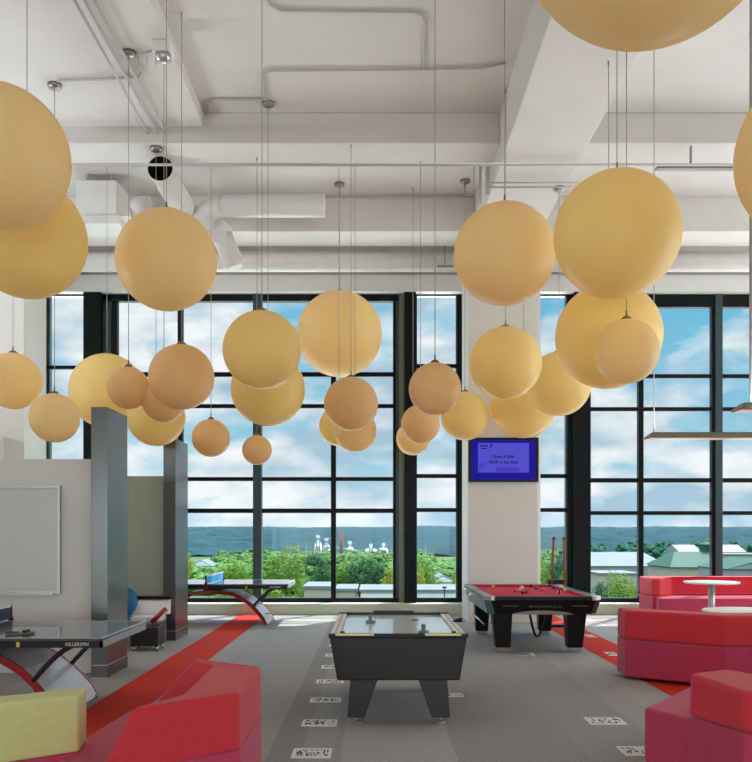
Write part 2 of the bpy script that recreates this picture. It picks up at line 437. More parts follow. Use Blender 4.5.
# ------------------------------------------------------------------ carpet stripes and marks
struct(MB().box(-2.76, -2.20, -2, YW - .2, 0, 0.003).build('floor_stripe', M['stripe']))
struct(MB().box(3.08, 3.66, -2, YW - .2, 0, 0.003).build('floor_stripe', M['stripe']))
def mark(xa, xb, ya, yb, label, seed):
    Y1, Y0 = YF(ya), YF(yb)
    X0, X1 = PX(xa, Y0), PX(xb, Y0)
    o = thing('carpet_inlay', (X0, Y0, 0.004), label, 'carpet inlay', 'white inlays woven into the grey carpet')
    MB().box(X0, X1, Y0, Y1, 0.0, 0.006).build('white_ground', M['ivory'], o)
    mx, my = (X1 - X0) * .08, (Y1 - Y0) * .16
    MB().box(X0 + mx, X1 - mx, Y0 + my, Y1 - my, 0.004, 0.0072).build('dash_pattern', M['dashes'], o)
for k, (xa, xb, ya, yb, lab) in enumerate([
        (290.6, 330.5, 749, 758.4, 'white dashed carpet inlay nearest the camera in the row left of the air hockey table'),
        (301, 336.5, 720, 726.4, 'white dashed carpet inlay second nearest in the row left of the air hockey table'),
        (309.5, 340.5, 698, 702.6, 'white dashed carpet inlay third nearest in the row left of the air hockey table'),
        (315.8, 343.5, 680, 683.6, 'white dashed carpet inlay partly hidden by the lower left corner of the hockey cabinet'),
        (321, 347, 665.6, 668.9, 'white carpet inlay fifth from the camera, cut off by the hockey cabinet side'),
        (325, 349, 654, 656.8, 'small white carpet inlay second farthest in the row beside the hockey cabinet'),
        (329, 351, 644.4, 646.6, 'smallest white carpet inlay, farthest in the row beside the hockey cabinet'),
        (591, 628, 718, 725, 'white dashed carpet inlay on grey carpet left of the front right sofa'),
        (626, 664, 747, 756, 'white dashed carpet inlay tucked against the front right sofa'),
        (447, 464, 693.5, 697, 'thin white carpet inlay right of the air hockey table leg'),
        (610, 620, 652.5, 656, 'small white carpet inlay on the orange stripe beside the red sofa'),
        (588, 597, 635, 637.5, 'small white carpet inlay on the orange stripe beyond the pool table leg')]):
    mark(xa, xb, ya, yb, lab, 11 + k)

# ------------------------------------------------------------------ globe pendants
def ceil_at(X, Y):
    if 1.84 < X < 2.98: return 7.08
    if 12.9 < Y < 13.6: return 7.40
    if 16.1 < Y < 16.95: return 7.20
    if X < -2.5 and Y < 12.9: return 7.64
    return CEIL
GL = [  # photo centre x, y, radius, diameter in metres, label
 (-1.5, 157, 69.5, 1.14, 'upper big amber globe lamp cut by the left edge of the view'),
 (27, 239, 58.5, 1.17, 'big amber globe lamp at far left hanging just below and behind the upper one'),
 (166.5, 260, 50, 1.1, 'big amber globe lamp hanging in front of the open round duct'),
 (13, 381, 28, .75, 'small amber globe lamp at the left edge above the whiteboard wall'),
 (54.5, 418, 24.5, .65, 'small amber globe lamp just above the top edge of the whiteboard wall'),
 (107, 391, 37, 1.2, 'large amber globe lamp partly behind the top of the tall steel post'),
 (128.5, 388, 21, .52, 'small brownish globe lamp in front of the large globe by the steel post'),
 (181.5, 377, 32.5, .77, 'medium amber globe lamp right above the second steel post'),
 (164, 400, 22, .55, 'small globe lamp peeping out at lower left behind the medium globe by the posts'),
 (156, 417, 29, .86, 'pale globe lamp lowest of the cluster between the two steel posts'),
 (211, 438, 19, .62, 'small tan globe lamp alone just right of the second steel post'),
 (257, 450, 14.8, .45, 'smallest tan globe lamp hanging low in the middle of the left window'),
 (262, 350, 39, .88, 'amber globe lamp upper of the overlapping pair on the thick left mullion'),
 (268, 389, 37, 1.06, 'amber globe lamp lower of the overlapping pair on the thick left mullion'),
 (339.5, 334, 42.5, 1.5, 'large amber globe lamp high in the middle above three smaller ones'),
 (351, 404, 27, .795, 'front amber globe lamp of the three under the large middle globe'),
 (355, 430.5, 21.5, .672, 'lowest amber globe lamp of the three under the large middle globe'),
 (339, 426, 20, .66, 'leftmost amber globe lamp, mostly hidden, of the three under the large middle globe'),
 (435, 389, 26.2, .585, 'tan globe lamp topmost of the stepped group on the narrow middle window'),
 (420.5, 424, 19.5, .6, 'tan globe lamp between two others of the stepped group on the narrow middle window'),
 (413, 438.5, 16.8, .6, 'lowest small globe lamp of the stepped group on the black window pier'),
 (465, 416, 24.3, .85, 'yellow globe lamp just left above the blue screen'),
 (504.5, 254, 50.5, 1.1, 'large amber globe lamp high on the left of the concrete girder end'),
 (505.5, 363, 36, 1.0, 'medium amber globe lamp in front of the column above the screen'),
 (523.5, 405, 33, 1.16, 'amber globe lamp lowest on the column, touching the top of the screen'),
 (559, 384, 32, 1.0, 'amber globe lamp right of the column over the narrow right window'),
 (617, 234.5, 62.5, 1.2, 'largest fully visible amber globe lamp under the girder at right'),
 (608.5, 336, 52.5, 1.2, 'large yellow globe lamp behind the small peach one at right'),
 (626.5, 351.5, 32.2, .67, 'peach globe lamp in front of the large yellow one at right'),
 (652, -104, 137, 1.5, 'huge amber globe lamp cut by the top edge of the view'),
 (829, 152, 89, 1.3, 'big amber globe lamp cut by the right edge of the view'),
]
placed = []
TAN = ((128, 388), (164, 400), (211, 438), (257, 450), (435, 389), (420, 424), (182, 377), (181, 377), (351, 404))
PEACH = ((166, 260), (-2, 157), (-1, 157), (340, 334), (504, 254), (626, 352), (652, -104), (829, 152), (413, 438), (413, 439), (54, 418), (13, 381), (355, 430), (355, 431))
unit = {}
for (cx, cy, r, D, lab) in GL:
    Y = D * F / (2 * r); R = D / 2
    X, Z = PX(cx, Y), PZ(cy, Y)
    for (q, RR, l2) in placed:
        if (q - Vector((X, Y, Z))).length < R + RR: print('GLOBE CLASH', lab, '|', l2)
    placed.append((Vector((X, Y, Z)), R, lab))
    H = ceil_at(X, Y)
    o = thing('globe_pendant', (X, Y, Z), lab, 'pendant lamp', 'amber globe lamps hung on thin cables')
    MB().sphere((X, Y, Z), R, 56, 36).build('globe', M['globe_tan' if (round(cx), round(cy)) in TAN else 'globe_peach' if (round(cx), round(cy)) in PEACH else 'globe'], o)
    MB().lathe([(0, Z + R * 1.0 + .035), (.03, Z + R + .03), (R * .11 + .02, Z + R * .993 + .008), (R * .11 + .02, Z + R * .985 - .01), (0, Z + R * .98)], X, Y, 20).cyl(X, Y, Z + R, Z + R + .09, .012, .008, 8).build('globe_cap', M['cap'], o)
    MB().tube([(X, Y, Z + R + .08), (X, Y, H - .04)], .005, 6).build('cable', M['wire'], o)
    if (round(cx), round(cy)) in ((107, 391), (182, 377), (506, 363), (608, 336), (257, 450), (351, 404), (355, 430), (339, 426), (420, 424), (413, 438), (211, 438)):
        MB().cyl(X, Y, H - .05, H, .012, .012, 8).build('ceiling_hook', M['wire'], o); continue
    MB().lathe([(0, H - .06), (.05, H - .058), (.085, H - .045), (.09, H), (0, H)], X, Y, 20).build('canopy', M['canopy'], o)

# ------------------------------------------------------------------ ceiling services
def pipe_px(name, pts, z, r, m, label, cat='pipe', group=None):
    """points given as photo pixels on the horizontal plane z"""
    P = []
    for px, py in pts:
        Y = F * (z - EYE) / (VY - py); P.append((PX(px, Y), Y, z))
    return tag(MB().tube(P, r, 8).build(name, m), label, cat, group)
pipe_px('conduit', [(266, -6), (271, 5), (280, 10.5), (414, 12), (421, 14), (425, 21), (423, 67)], 7.825, .016, M['pipe'], 'bent grey conduit making a hook across the ceiling near the top edge', 'conduit')
pipe_px('conduit', [(266, 100), (263, 76), (270, 70.5), (420, 69.5), (482, 68), (506, 63)], 7.82, .017, M['pipe'], 'long straight grey conduit across the ceiling left of the girder', 'conduit')
pipe_px('conduit', [(57, 81), (120, 78.5), (138, 77), (142, 72), (131, 56), (152, 51)], 7.61, .016, M['pipe'], 'short zigzag conduit on the dropped ceiling slab at upper left', 'conduit')
pipe_px('conduit', [(263, 99.5), (214, 99.5), (208, 103), (206.5, 123)], 7.825, .016, M['pipe'], 'conduit stepping round the corner of the dropped ceiling slab', 'conduit')
for k, (xa, xb, lb) in enumerate([(70, 148, 'leftmost of the three thin parallel pipes running back under the ceiling'), (80, 157, 'middle of the three thin parallel pipes running back under the ceiling'), (90, 166, 'rightmost of the three thin parallel pipes running back under the ceiling')]):
    Ya, Yb = F * 5.83 / (VY + 8), 12.86
    tag(MB().tube([(PX(xa, Ya), Ya, 7.53), (PX(xb, Yb), Yb, 7.53)], .02, 8).tube([(PX(xb - 10, 11), 11, 7.53), (PX(xb - 10, 11), 11, 7.639)], .008, 6).build('sprinkler_pipe', M['pipe']), lb, 'pipe', 'three parallel ceiling pipes')
tag(MB().tube([(PX(60, 12.7), 12.7, 7.0), (PX(800, 12.7), 12.7, 7.0)], .02, 8).build('sprinkler_pipe', M['pipe']), 'long thin pipe crossing the whole room just under the nearer beam', 'pipe')
tag(MB().tube([(PX(75, 13.72), 13.72, 7.5), (PX(468, 13.72), 13.72, 7.5), (PX(474, 13.72), 13.72, 7.42), (PX(474, 13.72), 13.72, 7.1)], .014, 8).build('conduit', M['pipe']), 'thin conduit behind the nearer beam ending in a drop beside the girder', 'conduit')
tag(MB().tube([(PX(75, 13.74), 13.74, 7.42), (PX(466, 13.74), 13.74, 7.42)], .012, 8).build('conduit', M['conduit']), 'lower dark conduit along the back of the nearer beam', 'conduit')
for q, zz in ((0, 7.02), (1, 6.95)):
    tag(MB().tube([(PX(489, 13.4), 13.4, zz), (PX(578, 13.4), 13.4, zz)], .014, 8).build('conduit', M['pipe']), ['upper', 'lower'][q] + ' of two short conduits under the girder behind the high globe', 'conduit', 'conduits under the girder')
tag(MB().tube([(PX(325, 16.0), 16.0, 7.79), (PX(468, 16.0), 16.0, 7.79), (PX(474, 16.0), 16.0, 7.73), (PX(474, 16.0), 16.0, 7.05)], .016, 8).build('conduit', M['pipe']), 'conduit along the top of the farther beam turning down before the girder', 'conduit')
tag(MB().box(1.74, 1.80, 13.7, 13.78, 6.95, 7.85).box(1.66, 1.70, 13.9, 13.95, 6.9, 7.85).build('strut_channel', M['pipe']), 'upright strut channels fixed beside the girder above the high globe', 'bracket')
for x0, x1, lb in ((-6.52, 1.74, 'big white horizontal pipe above the left windows'), (3.08, 12.5, 'big white horizontal pipe above the right windows')):
    b = MB().tube([(x0, 17.25, 7.0), (x1, 17.25, 7.0)], .195, 20)
    tag(b.build('supply_pipe', M['duct']), lb, 'pipe')
sb = thing('ceiling_sensor', (PX(163, 10.7), 10.7, 7.5), 'white square sensor box on the dropped ceiling slab at upper left', 'sensor')
MB().box(PX(153.5, 10.7), PX(172, 10.7), 10.6, 10.82, 7.50, 7.64, bev=.01).build('housing', M['white'], sb)
MB().lathe([(0, 7.40), (.06, 7.41), (.095, 7.45), (.1, 7.5), (0, 7.5)], PX(163, 10.7), 10.7, 24).build('lens', M['alu'], sb)
# ducts
b = MB(); Xd, Zd = -3.234, 7.20
sg = 32
def ring(r, y): return [b.bm.verts.new((Xd + r * math.cos(2 * math.pi * k / sg), y, Zd + r * math.sin(2 * math.pi * k / sg))) for k in range(sg)]
root = thing('open_duct', (Xd, 13.3, Zd), 'white round duct with open dark end facing the room', 'duct')
rs = [ring(.19, 13.5), ring(.19, 13.3), ring(.198, 13.3), ring(.2, 15.95)]
for a, c in zip(rs, rs[1:]):
    for k in range(sg): f = b.bm.faces.new((a[k], a[(k + 1) % sg], c[(k + 1) % sg], c[k])); f.smooth = True
b.build('duct_shell', M['duct'], root)
b = MB(); rs = [ring(.188, 13.32), ring(.188, 15.9)]
for k in range(sg): f = b.bm.faces.new((rs[0][k], rs[0][(k + 1) % sg], rs[1][(k + 1) % sg], rs[1][k])); f.smooth = True
b.bm.faces.new(rs[1]); b.build('duct_lining', M['dark'], root)
root = thing('box_duct', (PX(95, 15), 15, 7.3), 'white rectangular duct box with a round neck, left of the open duct', 'duct')
MB().box(PX(76, 15), PX(117, 15), 15, 15.6, PZ(216, 15), PZ(180, 15), bev=.01).build('box', M['duct'], root)
MB().box(PX(74, 15), PX(119, 15), 14.97, 15.63, PZ(224, 15), PZ(216, 15)).build('flange', M['duct'], root)
MB().box(PX(84, 15), PX(86, 15), 15.1, 15.14, PZ(180, 15), CEIL).box(PX(108, 15), PX(110, 15), 15.1, 15.14, PZ(180, 15), CEIL).build('hanger', M['pipe'], root)
MB().hull8([(PX(117, 15), 15.02, PZ(216, 15)), (PX(117, 15), 15.58, PZ(216, 15)), (PX(128, 15), 15.5, PZ(214, 15)), (PX(128, 15), 15.1, PZ(214, 15))],
           [(PX(117, 15), 15.02, PZ(181, 15)), (PX(117, 15), 15.58, PZ(181, 15)), (PX(128, 15), 15.5, PZ(194, 15)), (PX(128, 15), 15.1, PZ(194, 15))]).build('reducer', M['duct'], root)
MB().tube([(PX(127, 15.3), 15.3, PZ(208, 15.3)), (PX(150, 15.3), 15.3, PZ(208, 15.3))], .2, 24).build('neck', M['duct'], root)
root = thing('elbow_duct', (-1.5, 15, 7.23), 'white horizontal round duct with ribbed elbow right of the open duct', 'duct')
MB().tube([(PX(325, 15), 15, PZ(206, 15)), (PX(222, 15), 15, PZ(206, 15))], .187, 28).build('straight_run', M['duct'], root)
el = []
for k in range(9):
    a = math.pi * .6 * k / 8
    el.append((PX(222, 15) - .36 * math.sin(a), 15 + .12 * (1 - math.cos(a)), PZ(206, 15) - .30 * (1 - math.cos(a))))
MB().tube(el, .19, 28, True, [.187 + (.012 if k % 2 else 0) for k in range(9)]).build('elbow', M['duct'], root)
MB().hull8([(PX(206, 15.2), 15.1, PZ(240, 15.2)), (PX(229, 15.2), 15.1, PZ(250, 15.2)), (PX(233, 15.2), 15.6, PZ(246, 15.2)), (PX(212, 15.2), 15.6, PZ(240, 15.2))],
           [(PX(205, 15.2), 15.1, PZ(220, 15.2)), (PX(224, 15.2), 15.1, PZ(222, 15.2)), (PX(228, 15.2), 15.6, PZ(220, 15.2)), (PX(212, 15.2), 15.6, PZ(218, 15.2))]).build('reducer', M['duct'], root)
MB().tube([(PX(222, 15.35), 15.35, PZ(236, 15.35)), (PX(228, 15.37), 15.37, PZ(250, 15.37)), (PX(234, 15.4), 15.4, PZ(264, 15.4)), (PX(235.5, 15.4), 15.4, PZ(268, 15.4))], .18, 24, True, [.18, .18, .18, .12]).build('lower_run', M['duct'], root)
# linear pendants; each carries an added fill lamp aimed at the ceiling
UP = 130
def linear(x0, x1, y, z, lab, stems):
    o = thing('linear_pendant', (x0, y, z), lab, 'pendant lamp')
    MB().sweep([(y - .14, z), (y + .14, z), (y + .05, z + .07), (y - .05, z + .07)], x0 + .08, x1 - .08, 'yz').build('housing', M['bronze'], o)
    MB().sweep([(y - .14, z), (y + .14, z), (y + .12, z - .012), (y - .12, z - .012)], x0 + .02, x1, 'yz').build('diffuser', M['lens'], o)
    MB().hull8([(x0, y - .14, z), (x0 + .08, y - .14, z), (x0 + .08, y + .14, z), (x0, y + .14, z)], [(x0 + .075, y - .05, z + .07), (x0 + .08, y - .05, z + .07), (x0 + .08, y + .05, z + .07), (x0 + .075, y + .05, z + .07)]).build('end_cap', M['bronze'], o)
    up = area('fill_uplight', ((x0 + x1) / 2, y, z + .085), (math.radians(180), 0, 0), x1 - x0 - .3, .09, UP * (x1 - x0) / 5.5 * (2.9 if x0 < 0 else .32), (.86, .93, 1)); up.parent = o; up.matrix_parent_inverse = Matrix.Translation(o.location).inverted()
    for (sx, rr) in stems: MB().tube([(sx, y, z + .07), (sx, y, CEIL)], rr, 8).build('cable', M['wire'], o)
linear(PX(646, 11), 6.2, 11, PZ(438, 11), 'long slim bronze linear pendant in front of the right window', [(PX(654, 11), .006), (6.0, .006)])
linear(PX(735, 9), 6.0, 9, PZ(410, 9), 'bronze linear pendant end poking in at the right edge above the other', [(PX(751, 9), .018), (5.8, .018)])
linear(-12.0, -6.7, 11.4, 2.9, 'added linear pendant out of view, lighting the ceiling left of the table tennis tables', [(-11.6, .006), (-7, .006)])  # unseen pendant, added to brighten the ceiling
linear(8.4, 12.4, 15.0, 2.9, 'added linear pendant out of view, lighting the ceiling at far right near the windows', [(8.8, .006), (12.0, .006)])  # second unseen pendant, also added as ceiling fill
tag(MB().box(PX(656, 13.0), PX(735, 13.0), 12.95, 13.05, PZ(163, 13) - .1, PZ(160.5, 13) - .1).box(PX(690, 13), PX(691.5, 13), 12.98, 13.02, PZ(161, 13) - .1, 7.41).build('track_light_rail', M['conduit']), 'dark thin track rail under the beam right of the largest globe', 'rail')
tag(MB().box(PX(437, 17), PX(453, 17), 16.88, 16.93, PZ(269, 17), PZ(267, 17)).box(PX(444, 17), PX(445, 17), 16.9, 16.92, PZ(267.5, 17), 7.2).build('track_light_rail', M['conduit']), 'short dark rail in front of the big pipe left of the column', 'rail')

# ------------------------------------------------------------------ television on the column
tv = thing('television', (PX(503.5, 16.4), 16.4, PZ(460, 16.4)), 'flat screen with blue slide hung on the column', 'television')
xa, xb, za, zb = PX(468.3, 16.38), PX(538.8, 16.38), PZ(481.8, 16.38), PZ(437.5, 16.38)
MB().box(xa, xb, 16.385, 16.445, za, zb, bev=.008).build('bezel', M['black'], tv)
scr = mat('screen_blue', (4, 4, 8), 0.6, spec=0.15, emit=(22, 14, 150), estr=0.78)
scr2 = mat('slide_blue', (4, 4, 8), 0.6, spec=0.15, emit=(80, 78, 200), estr=0.8)
scr3 = mat('slide_ink', (4, 4, 8), 0.6, spec=0.15, emit=(10, 8, 70), estr=1.0)
scr4 = mat('slide_purple', (4, 4, 8), 0.6, spec=0.15, emit=(78, 58, 182), estr=0.78)
def tvx(p): return PX(p, 16.38)
def tvz(p): return PZ(p, 16.38)
sc_o = MB().box(tvx(471.8), tvx(535.3), 16.381, 16.386, tvz(479.6), tvz(440.3)).build('screen', scr, tv)
MB().box(tvx(478), tvx(529), 16.378, 16.382, tvz(472.5), tvz(443)).build('slide', scr2, sc_o)
MB().box(tvx(496), tvx(519), 16.3765, 16.379, tvz(472), tvz(467.5)).build('slide_picture', scr4, sc_o)
MB().box(tvx(479), tvx(484), 16.3765, 16.379, tvz(468), tvz(463)).build('slide_picture', scr4, sc_o)
text_mesh('Canes & Belk', 'slide_text', .078, scr3, sc_o, Vector((tvx(503), 16.376, tvz(456.6))), FACE_CAM, depth=.001, bold=.0015)
text_mesh('PINK in the Rink', 'slide_text', .078, scr3, sc_o, Vector((tvx(503.5), 16.376, tvz(462.3))), FACE_CAM, depth=.001, bold=.0015)
b = MB().box(tvx(480), tvx(488), 16.3765, 16.379, tvz(446.6), tvz(445.4)).box(tvx(481.5), tvx(487), 16.3765, 16.379, tvz(449), tvz(448))
b.hull8([(tvx(490), 16.3765, tvz(447.5)), (tvx(491.2), 16.3765, tvz(447.5)), (tvx(491.2), 16.379, tvz(447.5)), (tvx(490), 16.379, tvz(447.5))], [(tvx(490.5), 16.3765, tvz(444)), (tvx(492.5), 16.3765, tvz(444.5)), (tvx(492.5), 16.379, tvz(444.5)), (tvx(490.5), 16.379, tvz(444))])
b.build('slide_emblem', scr3, sc_o)

# ------------------------------------------------------------------ partitions at left
struct(MB().box(-9, -3.27, 10.60, 10.78, 0, PZ(459, 10.6), bev=.006).build('wall_partition', M['wall']))
Mgr = mat('green_grey_paint', (176, 186, 168), 0.75, var=0.02)
struct(MB().box(-9, -3.27, 14.10, 14.28, 0, PZ(476, 14.1), bev=.006).build('wall_partition_rear', Mgr))
def post(y0, y1, top, lab):
    o = thing('steel_post', (-3.19, y0, 0), lab, 'post')
    MB().box(-3.28, -3.09, y0, y1, .16, top, bev=.004).build('cladding', M['steel'], o)
    MB().box(-3.282, -3.088, y0 - .002, y1 + .002, .012, .15).build('kick_plate', M['steel'], o)
    MB().box(-3.285, -3.085, y0 - .006, y1 + .006, 0, .012).build('base_trim', M['alu'], o)
    MB().box(-3.285, -3.085, y0 - .004, y1 + .004, .15, .16).build('base_trim', M['alu'], o)
post(10.2, 11.03, 3.15, 'tall brushed steel clad post at the end of the whiteboard wall')
post(13.7, 14.6, 3.16, 'tall brushed steel clad post farther back beside the far table tennis table')
tag(MB().box(-5.2, -5.05, 12.0, 12.7, 0, 3.0).build('screen_panel', M['white']), 'white panel showing above the whiteboard wall at the left edge', 'panel')
wbd = thing('whiteboard', (-4.6, 10.57, 1.6), 'framed whiteboard on the partition wall at left', 'whiteboard')
bx1, bz0, bz1 = PX(60, 10.56), PZ(593.5, 10.56), PZ(485.5, 10.56)
MB().box(-6.2, bx1 - .02, 10.565, 10.59, bz0 + .02, bz1 - .02).build('writing_surface', M['board'], wbd)
MB().box(bx1 - .03, bx1, 10.55, 10.6, bz0, bz1).box(-6.2, bx1 - .03, 10.55, 10.6, bz1 - .03, bz1).box(-6.2, bx1 - .03, 10.55, 10.6, bz0, bz0 + .03).build('frame', M['alu'], wbd)
MB().box(-6.0, bx1 - .06, 10.49, 10.55, bz0 - .012, bz0 + .004).build('pen_tray', M['alu'], wbd)

# ------------------------------------------------------------------ table tennis tables
def tt_table(cx, yf, lab, half=1.42, netm='net'):
    """long side along x, front edge at y = yf"""
    D = 1.525; cy = yf + D / 2; T = .76
    o = thing('table_tennis_table', (cx, cy, 0), lab, 'table tennis table')
    MB().box(cx - half, cx + half, yf, yf + D, T - .025, T, bev=.004).build('tabletop', M['ppt'], o)
    w = MB()
    for (a, c, d, e_) in ((cx - half + .004, cx + half - .004, yf + .004, yf + .02), (cx - half + .004, cx + half - .004, yf + D - .02, yf + D - .004),
                          (cx - half + .004, cx - half + .02, yf + .02, yf + D - .02), (cx + half - .02, cx + half - .004, yf + .02, yf + D - .02)):
        w.box(a, c, d, e_, T, T + .0012)
    w.build('boundary_line', M['ivory'], o)
    ap = MB().box(cx - half + .005, cx + half - .005, yf + .005, yf + .03, T - .085, T - .024).box(cx - half + .005, cx + half - .005, yf + D - .03, yf + D - .005, T - .085, T - .024)
    ap = ap.box(cx - half + .005, cx - half + .03, yf + .03, yf + D - .03, T - .085, T - .024).build('apron', M['black'], o)
    MB().box(cx + half - .03, cx + half - .005, yf + .005, yf + D - .005, T - .085, T - .024).build('end_apron', M['alu'], o)
    text_mesh('KILLERSPIN', 'lettering', .044, M['ivory'], ap, Vector((cx + half - .23, yf + .003, T - .055)), FACE_CAM, depth=.001, xs=.95, shear=.25)
    MB().box(cx + half - .765, cx + half - .735, yf + .001, yf + .006, T - .078, T - .034).build('badge', M['yellow'], ap)
    # arch: (offset from centre, height of its upper face)
    prof = [(0, .62), (.2, .612), (.41, .585), (.56, .52), (.69, .445), (.80, .35), (.91, .235), (1.0, .12), (1.05, .015)]
    full = [(-u, z) for u, z in reversed(prof[1:])] + prof
    top = [(cx + u, z) for u, z in full]
    bot = [(cx + u * (1 - .035 / 1.1), max(0.0, z - .05)) for u, z in full]
    poly_t = top + [(x, z - .012) for x, z in reversed(top)]
    y0, y1 = yf + .22, yf + 1.27
    # splayed plan: the arch widens towards the feet
    def wid(u): return .10 + .18 * (abs(u) / 1.1) ** 1.5
    b = MB(); rows = []
    cm = (y0 + y1) / 2
    for (u, z) in full:
        hw = .36 + .19 * (abs(u) / 1.1) ** 1.2
        rows.append([b.bm.verts.new((cx + u, cm - hw, z)), b.bm.verts.new((cx + u, cm + hw, z)), b.bm.verts.new((cx + u * .985, cm + hw, max(0, z - .025))), b.bm.verts.new((cx + u * .985, cm - hw, max(0, z - .025)))])
    for a, c in zip(rows, rows[1:]):
        for k in range(4): b.bm.faces.new((a[k], a[(k + 1) % 4], c[(k + 1) % 4], c[k]))
    b.bm.faces.new(rows[0]); b.bm.faces.new(rows[-1][::-1])
    arch = b.build('arch_base', M['archw'], o)
    for p in arch.data.polygons: p.use_smooth = False
    for s_ in (-1, 1):
        b = MB(); rows = []
        for (u, z) in full:
            hw = .36 + .19 * (abs(u) / 1.1) ** 1.2
            ya = cm + s_ * hw; yb = cm + s_ * (hw + .022)
            th = .062
            rows.append([b.bm.verts.new((cx + u * 1.005, ya, z + .008)), b.bm.verts.new((cx + u * 1.005, yb, z + .008)), b.bm.verts.new((cx + u * .97, yb, max(0.004, z - th))), b.bm.verts.new((cx + u * .97, ya, max(0.004, z - th)))])
        for a, c in zip(rows, rows[1:]):
            for k in range(4): b.bm.faces.new((a[k], a[(k + 1) % 4], c[(k + 1) % 4], c[k]))
        b.bm.faces.new(rows[0]); b.bm.faces.new(rows[-1][::-1])
        b.build('arch_edge', M['archr'], o)
    for s_ in (-1, 1):
        for t_ in (-1, 1):   # curved struts from the arch up to the table ends
            pts = []
            for k in range(9):
                a = k / 8
                u = .79 + .47 * a; z = .34 + .345 * math.sin(a * math.pi / 2)
                pts.append((cx + s_ * u, cm + t_ * (.50 + .03 * a), z))
            MB().tube(pts, .024, 8).build('strut', M['strut'], o)
        for t_ in (-1, 1):
            MB().cyl(cx + s_ * 1.03, cm + t_ * .5, 0, .03, .03, .025, 12).build('foot', M['black'], o)
        MB().box(cx + s_ * 1.0 - .06, cx + s_ * 1.0 + .06, cm - .06, cm + .06, .16, .175).build('foot_slot', M['archr'], o)
    MB().box(cx - .16, cx + .16, cm - .3, cm + .3, .61, T - .02).box(cx - .26, cx + .26, cm - .62, cm - .5, T - .08, T - .024).box(cx - .26, cx + .26, cm + .5, cm + .62, T - .08, T - .024).box(cx - .05, cx + .05, cm - .6, cm + .6, T - .1, T - .024).build('bracket', M['black'], o)
    nt_ = MB().box(cx - .004, cx + .004, yf - .14, yf + D + .14, T + .01, T + .135).build('net', M[netm], o)
    MB().box(cx - .006, cx + .006, yf - .14, yf + D + .14, T + .135, T + .1525).build('net_tape', M['ivory'], nt_)
    for yy in (yf - .145, yf + D + .145):
        MB().box(cx - .012, cx + .012, yy - .012, yy + .012, T - .05, T + .155).build('net_post', M['black'], nt_)
        MB().box(cx - .03, cx + .03, min(yy, yf + .05 if yy < yf else yf + D - .05), max(yy, yf + .05 if yy < yf else yf + D - .05), T - .075, T - .05).box(cx - .025, cx + .025, yy - .01, yy + .01, T - .05, T + .03).build('net_clamp', M['archr'], nt_)
    return o
tt_table(-2.40 - 1.5, 7.78, 'near dark table tennis table on a white and red arched base at left', 1.5, 'netd')
tt_table(-1.55 - 1.45, 15.85, 'far table tennis table with a blue net standing by the windows', 1.45, 'net')
# paddle on the near table
pd = thing('paddle', (PX(18, 8.0), 8.05, .762), 'table tennis paddle lying on the near table', 'paddle')
px0 = PX(24, 8.05)
MB().lathe([(0, .764), (.075, .764), (.078, .77), (.075, .776), (0, .776)], px0, 8.1, 24).build('blade', M['paddle'], pd)
MB().box(px0 - .02, px0 + .02, 8.05, 8.15, .776, .80, bev=.006).build('ball_holder', M['black'], pd)
MB().hull8([(px0 - .17, 8.04, .763), (px0 - .06, 8.07, .763), (px0 - .06, 8.11, .763), (px0 - .17, 8.08, .763)], [(px0 - .17, 8.04, .788), (px0 - .06, 8.07, .786), (px0 - .06, 8.11, .786), (px0 - .17, 8.08, .788)], bev=.006).build('handle', M['blacklam'], pd)

# ------------------------------------------------------------------ lounge pieces between the posts
lo = thing('lounge_chair', (-4.0, 13.4, 0), 'white low lounge seat with black rim in front of the green partition', 'chair')
lx0, lx1 = PX(131, 13.6), PX(171, 13.6)
MB().hull8([(lx0, 13.45, .44), (lx1, 13.45, .44), (lx1, 13.6, .44), (lx0, 13.6, .44)], [(lx0 + .05, 13.6, .66), (lx1 - .02, 13.6, .66), (lx1 - .02, 13.72, .66), (lx0 + .05, 13.72, .66)], bev=.015).build('backrest', M['archw'], lo)
MB().box(lx0 + .02, lx1, 13.57, 13.75, .66, .705, bev=.012).build('rim', M['black'], lo)
MB().box(lx0 - .15, lx1 - .05, 13.05, 13.5, .36, .44, bev=.02).build('seat', M['archw'], lo)
MB().tube([(PX(151, 13.0), 13.0, .36), (PX(160, 13.05), 13.05, .48), (PX(166, 13.1), 13.1, .56)], .035, 10).build('arm', M['archr'], lo)
for xx in (lx0 - .1, lx1 - .1):
    MB().box(xx - .02, xx + .02, 13.1, 13.14, 0, .36).box(xx - .02, xx + .02, 13.6, 13.64, 0, .5).build('leg', M['alu'], lo)
ot = thing('storage_cube', (-3.6, 12.7, 0), 'black storage cube on small casters in front of the white lounge seat', 'cube')
MB().box(PX(131, 12.6), PX(159, 12.6), 12.55, 12.95, .07, .34, bev=.015).build('body', M['blacklam'], ot)
for xx in (PX(133, 12.6), PX(157, 12.6)):
    for yy in (12.6, 12.9): MB().cyl(xx, yy, 0, .07, .022, .022, 10).build('caster', M['chrome'], ot)
bc = thing('lounge_chair', (PX(118, 13.3), 13.3, 0), 'blue round backed chair peeking out behind the tall steel post', 'chair')
cxb = PX(119, 13.3)
MB().sphere((cxb, 13.35, .64), .27, 28, 18, (1, .5, .9)).build('backrest', M['blue'], bc)
MB().lathe([(0, .36), (.24, .36), (.26, .40), (.24, .45), (0, .46)], cxb, 13.1, 28).build('seat', M['blue'], bc)
MB().cyl(cxb, 13.1, .02, .36, .03, .03, 12).cyl(cxb, 13.1, 0, .02, .2, .2, 20).build('pedestal', M['chrome'], bc)

